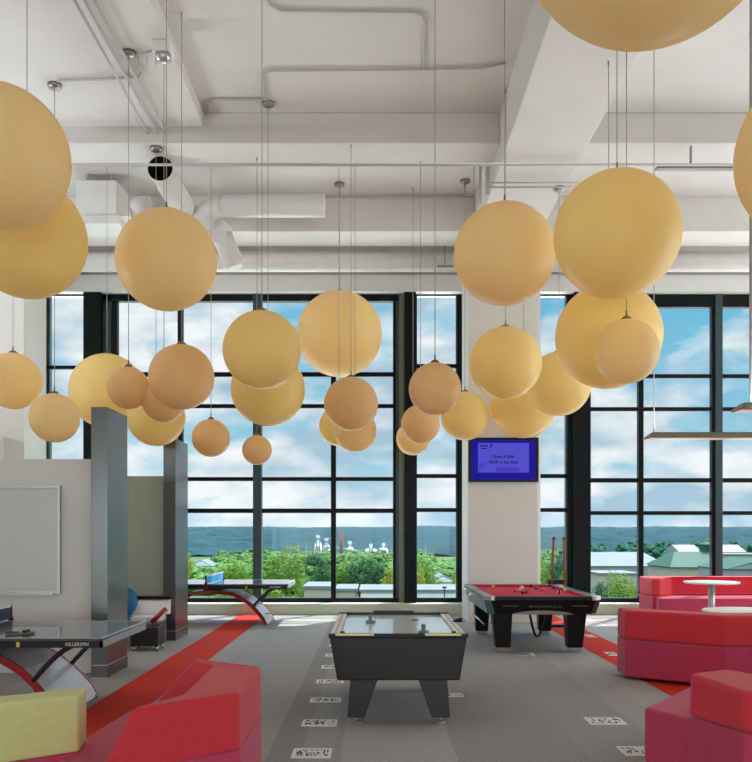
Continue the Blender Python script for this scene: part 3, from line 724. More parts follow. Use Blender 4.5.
# ------------------------------------------------------------------ air hockey table
ah = thing('air_hockey_table', (.214, 8.7, 0), 'black air hockey table with white playfield in the middle of the room', 'air hockey table')
ax0, ax1, ay0, ay1, at = -.40, .828, 7.73, 9.72, .80
MB().hull8([(ax0 + .075, ay0 + .03, .39), (ax1 - .07, ay0 + .03, .39), (ax1 - .07, ay1 - .1, .39), (ax0 + .075, ay1 - .1, .39)],
           [(ax0 + .01, ay0 + .005, at - .03), (ax1 - .01, ay0 + .005, at - .03), (ax1 - .01, ay1 - .005, at - .03), (ax0 + .01, ay1 - .005, at - .03)], bev=.012).build('cabinet', M['blacklam'], ah)
MB().box(ax0 + .11, ax1 - .11, ay0 + .07, ay1 - .05, at - .03, at - .012).build('playfield', M['play'], ah)
for a, b_ in ((ax0 + .015, ax0 + .10), (ax1 - .10, ax1 - .015)):
    rl = MB().box(a, b_, ay0 + .03, ay1 - .01, at - .03, at + .002, bev=.004).build('side_rail', M['white'], ah)
    d = MB()
    for k in range(12): d.cyl((a + b_) / 2, ay0 + .15 + k * .155, at + .001, at + .006, .011, .011, 10)
    d.build('rail_bolt', M['black'], rl)
MB().box(ax0, ax1, ay0, ay0 + .06, at - .03, at + .004, bev=.004).build('end_rail', M['black'], ah)
for a, b_ in ((ax0 + .06, ax0 + .40), (ax1 - .38, ax1 - .06)):
    MB().box(a, b_, ay0 - .003, ay0 + .062, at - .012, at + .007, bev=.002).build('corner_trim', M['gold'], ah)
MB().box(ax0 + .01, ax1 - .01, ay1 - .05, ay1, at - .03, at + .014, bev=.004).box(.214 - .22, .214 + .22, ay1 - .055, ay1 - .005, at + .01, at + .035).build('end_rail', M['black'], ah)
for cx_, cy_ in ((ax0 + .12, ay0 + .075), (ax1 - .12, ay0 + .075), (ax0 + .12, ay1 - .06), (ax1 - .12, ay1 - .06)):
    MB().box(cx_ - .02, cx_ + .02, cy_ - .015, cy_ + .015, at, at + .02, bev=.004).build('corner_block', M['black'], ah)
MB().cyl(.30, ay0 + .04, .44, .46, .009, .009, 10).build('screw', M['alu'], ah)
for yy in (ay0 + .06, ay1 - .35):
    for s_, xt0, xt1, xb0, xb1 in ((-1, PX(350.5, 7.8), PX(378, 7.8), PX(347.5, 7.8), PX(364.5, 7.8)), (1, PX(418, 7.8), PX(447, 7.8), PX(432, 7.8), PX(450, 7.8))):
        lg = MB().hull8([(xb0, yy, .055), (xb1, yy, .055), (xb1, yy + .2, .055), (xb0, yy + .2, .055)], [(xt0, yy, .40), (xt1, yy, .40), (xt1, yy + .25, .40), (xt0, yy + .25, .40)], bev=.006).build('leg', M['blacklam'], ah)
        MB().cyl((xb0 + xb1) / 2, yy + .06, .012, .056, .016, .016, 12).cyl((xb0 + xb1) / 2, yy + .06, 0, .014, .05, .03, 18).build('leveling_foot', M['alu'], lg)
def striker(px, py, lab):
    z = at - .012; Y = F * (EYE - z - .02) / (py - VY); X = PX(px, Y)
    o = thing('hockey_striker', (X, Y, z), lab, 'striker', 'air hockey strikers')
    MB().lathe([(0, z), (.05, z), (.052, z + .018), (.046, z + .026), (.03, z + .02), (0, z + .02)], X, Y, 24).build('base', M['blkgreen'], o)
    MB().lathe([(.018, z + .02), (.019, z + .055), (.022, z + .07), (.015, z + .084), (0, z + .086)], X, Y, 18).build('knob', M['blkgreen'], o)
striker(370.5, 621, 'green striker standing at far left on the air hockey playfield')
striker(423.5, 631.2, 'green striker standing near the front right of the air hockey playfield')
Y = 9.0; X = PX(416, Y)
tag(MB().lathe([(0, at - .012), (.038, at - .012), (.04, at - .009), (.038, at - .006), (0, at - .006)], PX(415, 9.1), 9.1, 24).build('hockey_puck', M['black']), 'flat black puck lying on the air hockey playfield', 'puck')
sx = PX(457, 8.8)
tag(MB().hull8([(sx - .05, 8.72, at + .006), (sx + .05, 8.72, at + .006), (sx + .06, 8.86, at + .006), (sx - .04, 8.86, at + .006)], [(sx - .03, 8.74, at + .03), (sx + .04, 8.74, at + .05), (sx + .05, 8.84, at + .05), (sx - .03, 8.84, at + .025)], bev=.006).build('score_unit', M['black']), 'small black box resting on the right rail of the air hockey table', 'box')

# ------------------------------------------------------------------ pool table
pt = thing('pool_table', (2.38, 13.7, 0), 'black pool table with red cloth standing by the column', 'pool table')
x0, x1, y0, y1, T = 1.545, 3.19, 12.28, 15.15, .80
MB().box(x0 + .12, x1 - .12, y0 + .12, y1 - .12, T - .06, T - .035).build('cloth_bed', M['cloth'], pt)
ch = .09
outer = [(x0 + ch, y0), (x1 - ch, y0), (x1, y0 + ch), (x1, y1 - ch), (x1 - ch, y1), (x0 + ch, y1), (x0, y1 - ch), (x0, y0 + ch)]
inr = .06
inn = [(x0 + ch + inr, y0 + inr), (x1 - ch - inr, y0 + inr), (x1 - inr, y0 + ch + inr), (x1 - inr, y1 - ch - inr), (x1 - ch - inr, y1 - inr), (x0 + ch + inr, y1 - inr), (x0 + inr, y1 - ch - inr), (x0 + inr, y0 + ch + inr)]
ztop, zbot = T - .055, T - .25
def side(i, j, name, m):
    a, b = outer[i], outer[j]; c, d = inn[i], inn[j]
    ux = Vector((a[0], a[1])); 
    return MB().hull8([(c[0], c[1], zbot), (d[0], d[1], zbot), (d[0] + (2.36 - d[0]) * .03, d[1] + (13.7 - d[1]) * .03, zbot), (c[0] + (2.36 - c[0]) * .03, c[1] + (13.7 - c[1]) * .03, zbot)],
                      [(a[0], a[1], ztop), (b[0], b[1], ztop), (b[0] + (2.36 - b[0]) * .1, b[1] + (13.7 - b[1]) * .05, ztop), (a[0] + (2.36 - a[0]) * .1, a[1] + (13.7 - a[1]) * .05, ztop)]).build(name, m, pt)
fa = side(0, 1, 'apron', M['black']); side(1, 2, 'corner_panel', M['black']); side(2, 3, 'apron', M['side_sheen']); side(3, 4, 'corner_panel', M['black'])
side(4, 5, 'apron', M['black']); side(5, 6, 'corner_panel', M['side_sheen']); side(6, 7, 'apron', M['side_sheen']); side(7, 0, 'corner_panel', M['side_sheen'])
MB().box(x0 + .1, x1 - .1, y0 + .1, y1 - .1, zbot, zbot + .03).build('underframe', M['black'], pt)
# rails with cushion noses
rw = .135
def rail(xa, xb, ya, yb): return MB().box(xa, xb, ya, yb, T - .06, T, bev=.012, seg=3).build('rail', M['side_sheen'] if xb - xa < .3 else M['black'], pt)
rail(x0 + ch + .03, x1 - ch - .03, y0, y0 + rw); rail(x0 + ch + .03, x1 - ch - .03, y1 - rw, y1)
ym = (y0 + y1) / 2
for xa, xb in ((x0, x0 + rw), (x1 - rw, x1)):
    rail(xa, xb, y0 + ch + .03, ym - .06); rail(xa, xb, ym + .06, y1 - ch - .03)
cu = MB()
MB().box(x0 + .22, x1 - .22, y0 + rw, y0 + rw + .05, T - .04, T - .004, bev=.01).build('cushion', M['cloth'], pt)
MB().box(x0 + .22, x1 - .22, y1 - rw - .05, y1 - rw, T - .04, T - .004, bev=.01).build('cushion', M['cloth'], pt)
for xa, xb in ((x0 + rw, x0 + rw + .05), (x1 - rw - .05, x1 - rw)):
    MB().box(xa, xb, y0 + .22, ym - .09, T - .04, T - .004, bev=.01).build('cushion', M['cloth'], pt)
    MB().box(xa, xb, ym + .09, y1 - .22, T - .04, T - .004, bev=.01).build('cushion', M['cloth'], pt)
for sx_, sy_ in ((0, 0), (1, 0), (0, 1), (1, 1)):
    cxp = x0 + .12 if sx_ == 0 else x1 - .12; cyp = y0 + .12 if sy_ == 0 else y1 - .12
    ox = x0 if sx_ == 0 else x1; oy = y0 if sy_ == 0 else y1
    dx = 1 if sx_ == 0 else -1; dy = 1 if sy_ == 0 else -1
    pocket = MB().cyl(cxp + dx * .03, cyp + dy * .03, T - .034, T - .028, .062, .062, 20).build('pocket', M['black'], pt)
    MB().prism([(ox + dx * (ch), oy), (ox + dx * (ch + .06), oy), (ox + dx * (ch + .06), oy + dy * .1), (ox + dx * .1, oy + dy * (ch + .06)), (ox, oy + dy * (ch + .06)), (ox, oy + dy * ch)], T - .058, T + .003, bev=.006).build('corner_casting', M['alu'] if sy_ == 0 else M['blacklam'], pt)
for xx in (x0 + .09, x1 - .09): MB().cyl(xx, ym, T - .06, T - .002, .058, .058, 20).build('pocket', M['black'], pt)
# bowed plate under the front apron
pl = [(2.36 - .42 + k * .84 / 10, zbot + .005 + .045 * (1 - ((k - 5) / 5) ** 2) ** .8) for k in range(11)]
MB().sweep(pl + [(2.36 + .42, zbot - .005), (2.36 - .42, zbot - .005)], y0 + .03, y0 + .062, 'xz').build('bowed_plate', M['conduit'], pt)
text_mesh('BRUNSWICK', 'lettering', .085, M['faint'], fa, Vector((2.40, y0 + .022, T - .135)), Euler((math.radians(90 - 17), 0, 0)), depth=.002, xs=.95)
MB().box(2.40 - .60, 2.40 - .38, y0 + .018, y0 + .03, T - .14, T - .13).box(2.40 + .38, 2.40 + .60, y0 + .018, y0 + .03, T - .14, T - .13).build('trim_line', M['faint'], fa)
for (xt0, xt1, xb0, xb1, ya, yd) in ((1.665, 1.945, 1.72, 1.93, 12.36, .3), (2.715, 2.99, 2.735, 2.945, 12.36, .3), (1.665, 1.91, 1.68, 1.88, 14.45, .26), (2.70, 2.95, 2.72, 2.92, 14.45, .26)):
    lg = MB().hull8([(xb0, ya + .05, .07), (xb1, ya + .05, .07), (xb1, ya + yd - .05, .07), (xb0, ya + yd - .05, .07)], [(xt0, ya, zbot + .01), (xt1, ya, zbot + .01), (xt1, ya + yd, zbot + .01), (xt0, ya + yd, zbot + .01)], bev=.008).build('leg', M['black'], pt)
    MB().box(xb0 + .02, xb1 - .02, ya + .07, ya + yd - .07, 0, .072, bev=.006).build('leg_foot', M['chrome'], lg)
# balls
BALLS = [(493, 586.3, (226, 178, 36), 'yellow pool ball alone at the far left of the red cloth', 0), (515.2, 590.8, (196, 30, 40), 'red pool ball at the left of the ball cluster', 0),
         (522, 587.4, (236, 232, 222), 'white cue ball at the back of the ball cluster', 0), (522.8, 592.2, (20, 20, 22), 'black pool ball at the front of the ball cluster', 0),
         (519.6, 589.6, (230, 170, 120), 'pale orange pool ball in the middle of the cluster', 0), (526.4, 591.4, (130, 36, 40), 'maroon pool ball at the right of the ball cluster', 0),
         (531, 585.4, (28, 30, 40), 'dark pool ball near the far cushion', 0), (536.2, 588, (104, 30, 60), 'purple pool ball just right of the cluster', 0),
         (543, 589.2, (230, 110, 40), 'orange pool ball right of the cluster', 0), (553.4, 587.4, (16, 16, 18), 'black pool ball near the back right of the table', 0),
         (559, 592, (226, 222, 214), 'white pool ball with a dark stripe at right', 1), (565, 590.2, (232, 190, 60), 'yellow pool ball nearest the right cushion', 0)]
bm_cache = {}
for px, py, col, lab, st in BALLS:
    z = T - .035 + .0286; Yb = F * (EYE - z) / (py - VY); Xb = PX(px, Yb)
    o = MB().sphere((Xb, Yb, z), .0286, 20, 12).build('pool_ball', mat('pool_ball', col, .08, coat=.5))
    tag(o, lab, 'pool ball', 'pool balls on the red cloth')
    if st:
        MB().tube([(Xb - .013, Yb, z), (Xb + .013, Yb, z)], .029, 18).build('stripe', M['black'], o)
# hanging cord and bridge stick, small tag on the floor
cp = []
for k in range(15):
    a = k / 14
    cp.append((2.29 + .32 * a, 13.0 + .2 * a, .545 - .40 * math.sin(math.pi * min(1, a * 1.15)) + (.0 if a < .8 else .06 * (a - .8))))
tag(MB().tube(cp, .018, 8).build('power_cord', M['black']), 'black cord hanging in a loop under the pool table', 'cord')
tag(MB().tube([(PX(473, 13.4), 13.4, PZ(614, 13.4)), (PX(484, 13.0), 13.0, PZ(624, 13.0))], .014, 8).build('bridge_stick', M['chrome']), 'short silver handle sticking out below the left side of the pool table', 'handle')
tag(MB().tube([(PX(515, 12.1), 12.1, .006), (PX(524, 12.0), 12.0, .006), (PX(530, 12.1), 12.1, .006)], .006, 6).box(PX(530, 12.1), PX(534, 12.1), 12.02, 12.16, 0.0, .03, bev=.006).build('plug', M['ivory']), 'small white plug lying on the carpet before the pool table', 'plug')
# cue rack
cr_ = thing('cue_rack', (PX(557, 15.8), 15.8, 0), 'black cue stand behind the pool table', 'cue rack')
ca, cb = PX(548, 15.75), PX(566.5, 15.75)
MB().box(ca, cb, 15.66, 15.90, 0, .05, bev=.006).build('base', M['black'], cr_)
MB().box(ca, cb, 15.70, 15.86, PZ(584, 15.75), PZ(579.5, 15.75), bev=.006).build('holder', M['black'], cr_)
for xx in (ca + .02, cb - .02): MB().box(xx - .018, xx + .018, 15.76, 15.80, .05, PZ(581, 15.75)).build('upright', M['black'], cr_)
for k, (pb, ptp, lb) in enumerate(((549.7, 553, 'wooden pool cue in the left slot of the cue stand'), (565, 563, 'wooden pool cue in the right slot of the cue stand'))):
    q = thing('pool_cue', (PX(pb, 15.72), 15.72, .05), lb, 'pool cue', 'pool cues in the stand')
    p0 = Vector((PX(pb, 15.72), 15.68, .055)); p1 = Vector((PX(ptp, 15.78), 15.70, PZ(537, 15.72)))
    MB().tube([p0, p0.lerp(p1, .4)], .02, 10, True, [.018, .017]).build('butt', M['wood'], q)
    MB().tube([p0.lerp(p1, .4), p0.lerp(p1, .97)], .02, 10, True, [.017, .026]).build('shaft', M['wood'], q)
    MB().tube([p0.lerp(p1, .97), p1], .02, 10, True, [.026, .024]).build('tip', M['blacklam'], q)

# ------------------------------------------------------------------ lounge sofas
def sofa(name, loc, lab, seat_poly, back_poly, zs=.44, zb=.78, seat_m='magenta', back_m='red', top_poly=None, base_back='magenta', bev=.035):
    o = thing(name, loc, lab, 'sofa')
    if seat_poly: MB().prism(seat_poly, .04, zs, bev=.03, seg=3).build('seat', M[seat_m], o, smooth=False)
    MB().prism(back_poly, .04, zs + .02, bev=.012, seg=2).build('back_base', M[base_back], o)
    MB().prism(back_poly, zs + .022, zb, bev=bev, seg=4, top=top_poly).build('backrest', M[back_m], o, smooth=False)
    return o
# front left red sofa: a back wrapped round its right side
outer_b = [(-1.40, 4.50), (-1.02, 4.78), (-.76, 5.0), (-.77, 6.02), (-1.50, 6.52)]
inner_b = [(-1.58, 6.30), (-1.12, 5.98), (-1.09, 5.15), (-1.46, 4.86)]
bp_ = outer_b + inner_b
tp = [(-1.26, 4.60, .78), (-1.02, 4.78, .79), (-.765, 5.0, .79), (-.775, 6.02, .78), (-1.30, 6.40, .785), (-1.29, 6.33, .78), (-1.10, 6.14, .765), (-1.07, 5.04, .765), (-1.24, 4.70, .775)]
sofa('lounge_sofa', (-1.3, 5.5, 0), 'red and magenta sofa with wrapped back at the front left of the orange stripe',
     [(-1.80, 5.02), (-1.74, 6.22), (-1.40, 6.34), (-1.07, 5.9), (-1.07, 5.2), (-1.44, 4.60), (-1.66, 4.6)], bp_, .44, .78, top_poly=tp, bev=.02)
# green sofa in the corner
sofa('lounge_sofa', (-2.2, 4.9, 0), 'lime green backed sofa at the bottom left corner',
     [(-2.75, 4.42), (-1.72, 5.24), (-2.2, 5.9), (-3.1, 5.3)], [(-1.66, 4.95), (-1.70, 5.21), (-2.75, 4.42), (-2.62, 4.2)], .44, .785, seat_m='magenta', back_m='green', base_back='magenta', bev=.018)
# front right sofa
sofa('lounge_sofa', (2.6, 6.0, 0), 'red and magenta sofa at the bottom right corner',
     [(1.94, 6.33), (2.63, 7.27), (3.7, 6.9), (3.3, 5.9), (2.13, 5.9)], [(2.11, 5.92), (2.27, 5.4), (3.4, 5.25), (3.5, 5.6), (2.62, 5.72), (2.45, 6.12)], .44, .77,
     top_poly=[(2.12, 5.92, .755), (2.28, 5.42, .715), (3.4, 5.27, .73), (3.5, 5.6, .73), (2.64, 5.72, .735), (2.45, 6.1, .755)])
# middle right sofa, seen from behind
sofa('lounge_sofa', (3.7, 10.2, 0), 'long red and magenta sofa seen from behind, right of the pool table',
     [(2.95, 10.5), (3.0, 10.3), (3.85, 9.7), (4.7, 9.75), (5.4, 10.3), (5.2, 11.0), (4.4, 10.6), (3.3, 11.1)], [(2.90, 10.5), (2.89, 10.12), (3.77, 9.46), (4.7, 9.52), (5.5, 10.1), (5.35, 10.35), (4.62, 9.8), (3.85, 9.74), (3.12, 10.3), (3.1, 10.55)], .44, .80)
# back right sofa by the window
o = sofa('lounge_sofa', (6.5, 17, 0), 'red sofa against the right window behind the round tables',
     [(5.36, 16.5), (8.9, 16.5), (8.9, 17.4), (5.36, 17.4)], [(5.3, 16.75), (5.45, 16.75), (5.85, 17.3), (8.6, 17.3), (8.9, 16.75), (9.1, 16.75), (9.1, 17.6), (5.3, 17.6)], .46, .82, base_back='magenta')
def round_table(px, Y, z, R, lab):
    X = PX(px, Y); o = thing('round_table', (X, Y, 0), lab, 'table')
    MB().lathe([(0, z - .035), (R - .02, z - .035), (R, z - .02), (R, z - .006), (R - .008, z), (0, z)], X, Y, 56).build('tabletop', M['tabletop'], o)
    MB().cyl(X, Y, .02, z - .035, .06, .06, 24).build('pedestal', M['alu'], o)
    MB().lathe([(0, 0), (.3, 0), (.3, .012), (.06, .03), (0, .03)], X, Y, 40).build('foot_plate', M['alu'], o)
round_table(711.5, 15.6, PZ(581.5, 15.6), .475, 'white round pedestal table in front of the window sofa')
round_table(745, 10.75, .745, .50, 'white round table behind the back of the long red sofa')

# ------------------------------------------------------------------ outdoors
GZ = -13.0
M['ground'] = mat('town_ground', (70, 88, 56), 0.95, spec=.06, var=0.35, scale=0.02)
M['leafs'] = [mat('leaf_green', (104, 136, 56), .7, spec=.06, var=.4, scale=.35, transl=.3), mat('leaf_dark', (58, 98, 66), .7, spec=.06, var=.4, scale=.35, transl=.25), mat('leaf_yellow', (148, 156, 72), .7, spec=.06, var=.3, scale=.35, transl=.3)]
M['bark'] = mat('bark', (74, 62, 50), .9)
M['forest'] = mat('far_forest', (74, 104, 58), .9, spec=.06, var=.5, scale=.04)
M['ridge'] = mat('hazy_ridge', (24, 52, 58), .95, spec=.06, var=.6, scale=.03)  # distance haze put into the ridge's base colour as dark blue
M['bwhite'] = mat('white_siding', (126, 130, 132), .7, spec=.06, var=.05, scale=.3)
M['bbright'] = mat('bright_siding', (206, 210, 210), .7, spec=.06, var=.05, scale=.3)
M['bcream'] = mat('cream_wall', (152, 148, 134), .7, spec=.06, var=.05, scale=.3)
M['roofg'] = mat('green_metal_roof', (42, 74, 65), .5, spec=.06, var=.06, scale=.4)
M['roofgrey'] = mat('grey_roof', (104, 110, 114), .7, spec=.06, var=.08, scale=.3)
M['brick'] = mat('stack_brick', (104, 60, 50), .8, var=.1, scale=2)
M['win'] = mat('dark_window', (64, 76, 84), .2)
struct(MB().box(-3000, 3000, 24, 5000, GZ - 1, GZ).box(-3000, 3000, -600, -14, GZ - 1, GZ).build('ground', M['ground']))
M['bounce_white'] = mat('white_bounce_surface', (226, 224, 218), .8, var=.04, scale=.3)
# unseen pale slabs added below the sills to bounce sunlight onto the ceiling
struct(MB().box(-48, 48, 19.0, 58, -3.6, -3.2).box(-48, -13.5, 4, 19, -3.6, -3.2).box(13.5, 48, 4, 19, -3.6, -3.2).build('bounce_slab', M['bounce_white']))
# rolling wooded hills as terrain
def terrain(x0, x1, nx, y0, y1, ny, hf, name, m):
    b = bmesh.new(); g = []
    for j in range(ny + 1):
        yy = y0 + (y1 - y0) * (j / ny)
        row = []
        for i in range(nx + 1):
            sp = 0.55 + 0.45 * j / ny
            xx = (x0 + (x1 - x0) * i / nx) * sp
            row.append(b.verts.new((xx, yy, hf(xx, yy, j / ny))))
        g.append(row)
    for j in range(ny):
        for i in range(nx): f = b.faces.new((g[j][i], g[j][i + 1], g[j + 1][i + 1], g[j + 1][i])); f.smooth = False
    me = bpy.data.meshes.new(name); b.to_mesh(me); b.free(); me.materials.append(m)
    o = bpy.data.objects.new(name, me); COL.objects.link(o); return o
def hf(x, y, t):
    base = GZ + 1 + (29 + 4 * mnoise.noise((x / 420, 0, 3.3)) + 3.0 * mnoise.noise((x / 130, 5, 1.3))) * (t ** .8)
    return base + 2.6 * mnoise.noise((x / 16, y / 26, 0)) + 2.2 * mnoise.noise((x / 6, y / 9, 4.2))
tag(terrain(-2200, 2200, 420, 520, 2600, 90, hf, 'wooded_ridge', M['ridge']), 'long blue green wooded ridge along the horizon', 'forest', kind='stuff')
# middle distance tree canopy: beyond counting
rnd = random.Random(5)
ONLY = None
def canopy(n, ya, yb, spread, m, name, lab, hlo, hhi):
    import numpy as np
    tmpl = bmesh.new(); bmesh.ops.create_icosphere(tmpl, subdivisions=2, radius=1)
    tv_ = np.array([v.co[:] for v in tmpl.verts]); tf = np.array([[v.index for v in f.verts] for f in tmpl.faces]); tmpl.free()
    rg = np.random.RandomState(9); V = []; FF = []
    for _ in range(n):
        yy = ya + (yb - ya) * rnd.random() ** 1.2
        xx = (rnd.random() * 2 - 1) * yy * spread
        if ONLY:
            if VX + xx / yy * F < ONLY: continue
        elif any(a < VX + xx / yy * F < b2 and yy > y_ for a, b2, y_ in ((430, 475, 285), (580, 800, 150), (186, 216, 220), (330, 352, 400))): continue
        h = hlo + (hhi - hlo) * rnd.random(); r = 1.3 + 1.5 * rnd.random()
        for q in range(4):
            c = np.array((xx + rnd.uniform(-1, 1) * r * .7, yy + rnd.uniform(-1, 1) * r * .6, GZ + h * (.42 + .16 * q)))
            rr = r * (.95 - .14 * q)
            FF.append(tf + 42 * len(V)); V.append(c + tv_ * rr * rg.uniform(.72, 1.22, (42, 1)) * np.array((1, 1, .85)))
    V = np.concatenate(V); FF = np.concatenate(FF)
    me = bpy.data.meshes.new(name); me.from_pydata(V.tolist(), [], FF.tolist()); me.materials.append(m)
    o = bpy.data.objects.new(name, me); COL.objects.link(o)
    return tag(o, lab, 'trees', kind='stuff')
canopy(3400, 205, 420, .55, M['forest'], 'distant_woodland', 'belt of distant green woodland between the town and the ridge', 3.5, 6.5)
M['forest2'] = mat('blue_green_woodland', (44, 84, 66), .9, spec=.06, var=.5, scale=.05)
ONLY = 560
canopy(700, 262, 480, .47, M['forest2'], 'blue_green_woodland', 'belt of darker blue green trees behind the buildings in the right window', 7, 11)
# single trees
protos = []
def tree_proto(k, lm):
    r_ = random.Random(40 + k); b = bmesh.new()
    blobs = [(Vector((r_.uniform(-.30, .30), r_.uniform(-.30, .30), r_.uniform(.38, .82))), r_.uniform(.16, .26)) for _ in range(16)]
    for c, rr in blobs:
        for _ in range(150):
            d = Vector((r_.gauss(0, 1), r_.gauss(0, 1), r_.gauss(0, 1))).normalized()
            p = c + d * rr * r_.uniform(.75, 1.08)
            nrm = (d + Vector((r_.gauss(0, .5), r_.gauss(0, .5), r_.gauss(0, .5)))).normalized()
            u = nrm.orthogonal().normalized(); w_ = nrm.cross(u); s1 = r_.uniform(.022, .042)
            u.z *= .55; w_.z *= .55
            b.faces.new([b.verts.new(p + u * s1 + w_ * s1 * .3), b.verts.new(p + w_ * s1), b.verts.new(p - u * s1), b.verts.new(p - w_ * s1 * .8)])
    me = bpy.data.meshes.new('crown'); b.to_mesh(me); b.free(); me.materials.append(lm)
    t = MB().tube([(0, 0, 0), (.01, 0, .3), (0, .01, .6)], .03, 8, True, [.035, .028, .015])
    bmesh.ops.recalc_face_normals(t.bm, faces=t.bm.faces)
    mt = bpy.data.meshes.new('trunk'); t.bm.to_mesh(mt); t.bm.free(); mt.materials.append(M['bark'])
    return me, mt
for k in range(6): protos.append(tree_proto(k, M['leafs'][(0, 0, 1, 1, 2, 0)[k]]))
def tree(px, top, wpx, Y, k, lab):
    X = PX(px, Y); H = (PZ(top, Y) - GZ) / .98; W = wpx / F * Y / .95
    o = thing('tree', (X, Y, GZ), lab, 'tree', 'trees below the windows')
    for nm, me in zip(('crown', 'trunk'), protos[k]):
        c = bpy.data.objects.new(nm, me); COL.objects.link(c); c.parent = o; c.scale = (W, W, H); c.rotation_euler = (0, 0, px * .7)
TREES = [(280, 549, 44, 140, 0, 'big bright green tree right of the thick left mullion'), (312, 552, 34, 220, 2, 'round bluish green tree right of the big bright one'),
 (323, 566, 26, 170, 3, 'darker tree just left of the thin mullion by the brick chimney'), (232, 560, 40, 190, 1, 'bushy green tree behind the far table tennis net'),
 (247, 565, 26, 165, 0, 'green tree just left of the thick left mullion'), (185, 556, 14, 200, 4, 'yellowish tree left of the white gabled house beside the steel post'),
 (303, 578, 24, 130, 5, 'low green bush tree behind the end of the far tennis table'), (270, 585, 30, 118, 1, 'lowest green tree under the tabletop end by the thick mullion'),
 (222, 582, 36, 125, 5, 'low green tree behind the far table tennis base'),
 (343, 562, 26, 175, 0, 'green tree in front of the brick chimney'), (359, 558, 30, 170, 2, 'dark green tree right of the brick chimney'),
 (376, 561, 30, 165, 3, 'dark green tree below the white silos'), (390, 567, 24, 158, 4, 'yellow green tree beside the olive window jamb'),
 (429, 559, 28, 150, 0, 'green tree in the narrow middle window'), (419, 571, 16, 135, 4, 'yellowish small tree beside the black pier in the narrow window'),
 (457, 572, 10, 150, 4, 'yellow green tree above the small white house in the narrow window'),
 (545, 562, 20, 140, 0, 'green tree left of the cue stand'), (556, 558, 22, 190, 2, 'darker tree behind the two cues'), (566, 570, 14, 130, 5, 'green tree right behind the right cue'),
 (621, 571, 30, 120, 1, 'bushy light green tree in front of the grey warehouse'), (603, 583, 22, 128, 3, 'low darker tree beside the black pier in the right window'), (635, 582, 18, 115, 5, 'low tree at the right foot of the warehouse beside the mullion')]
for t_ in TREES: tree(*t_)

def gable(bm_, x0, x1, y0, y1, z0, z1, rz, axis='x'):
    if axis == 'x':
        ym = (y0 + y1) / 2; bm_.sweep([(y0 - .3, z1), (y1 + .3, z1), (ym, rz)], x0 - .3, x1 + .3, 'yz')
    else:
        xm = (x0 + x1) / 2; bm_.sweep([(x0 - .3, z1), (x1 + .3, z1), (xm, rz)], y0 - .3, y1 + .3, 'xz')
    return bm_
def house(name, px0, px1, ytop, yeave, Y, dep, lab, wall='bbright', roof='roofgrey', axis='y', wins=3):
    a, b = PX(px0, Y), PX(px1, Y); ze, zr = PZ(yeave, Y), PZ(ytop, Y)
    o = thing(name, ((a + b) / 2, Y, GZ), lab, 'building')
    wl = MB().box(a, b, Y, Y + dep, GZ, ze)
    if axis == 'y': wl.sweep([(a, ze), (b, ze), ((a + b) / 2, zr - .25)], Y - .34, Y + dep, 'xz')
    wl.build('walls', M[wall], o)
    gable(MB(), a, b, Y, Y + dep, GZ, ze, zr, axis).build('roof', M[roof], o)
    for k in range(wins):
        xx = a + (b - a) * (k + .5) / wins; ww = (b - a) / wins * .22
        MB().box(xx - ww, xx + ww, Y - .06, Y + .02, ze - 2.2, ze - .8).build('window_pane', M['win'], o)
    return o
def flat(name, px0, px1, ytop, Y, dep, lab, wall='bbright', wins=0, roof='roofgrey', winh=(1.2, 2.4)):
    a, b = PX(px0, Y), PX(px1, Y); zt = PZ(ytop, Y)
    o = thing(name, ((a + b) / 2, Y, GZ), lab, 'building')
    MB().box(a, b, Y, Y + dep, GZ, zt - .3).build('walls', M[wall], o)
    MB().box(a - .2, b + .2, Y - .2, Y + dep + .2, zt - .3, zt).build('roof', M[roof], o)
    for k in range(wins):
        xx = a + (b - a) * (k + .5) / wins; ww = (b - a) / wins * .35
        MB().box(xx - ww, xx + ww, Y - .06, Y + .02, zt - winh[1], zt - winh[0]).build('window_pane', M['win'], o)
    return o
house('house', 191, 211, 560, 566, 230, 9, 'white gabled house beside the second steel post')
flat('low_building', 304, 331, 586, 104, 9, 'low pale building left of the thin mullion at the window foot', 'bcream')
flat('low_building', 336, 356, 588.5, 105, 9, 'small cream flat building right of the thin mullion at the window foot', 'bcream')
flat('low_building', 361, 396, 589.5, 103, 10, 'long white flat building at the foot of the left window by the jamb', 'bbright')
flat('low_building', 404, 462, 589.5, 102, 10, 'long white flat building with dark windows in the narrow window', 'bbright', 12)
house('house', 431, 455, 575, 582, 165, 10, 'small white gabled house in the narrow window')
flat('warehouse', 437, 470, 565, 300, 30, 'pale flat warehouse far off in the narrow window', 'bwhite')
house('warehouse', 592, 668, 554, 566, 200, 40, 'long grey white warehouse roof in the right window', 'bwhite', 'roofgrey', 'x', 0)
flat('low_building', 600, 640, 573, 165, 12, 'lower grey building in front of the warehouse', 'bcream', 0)
flat('low_building', 538, 552, 585, 160, 12, 'pale low building behind the cue stand', 'bwhite', 0)
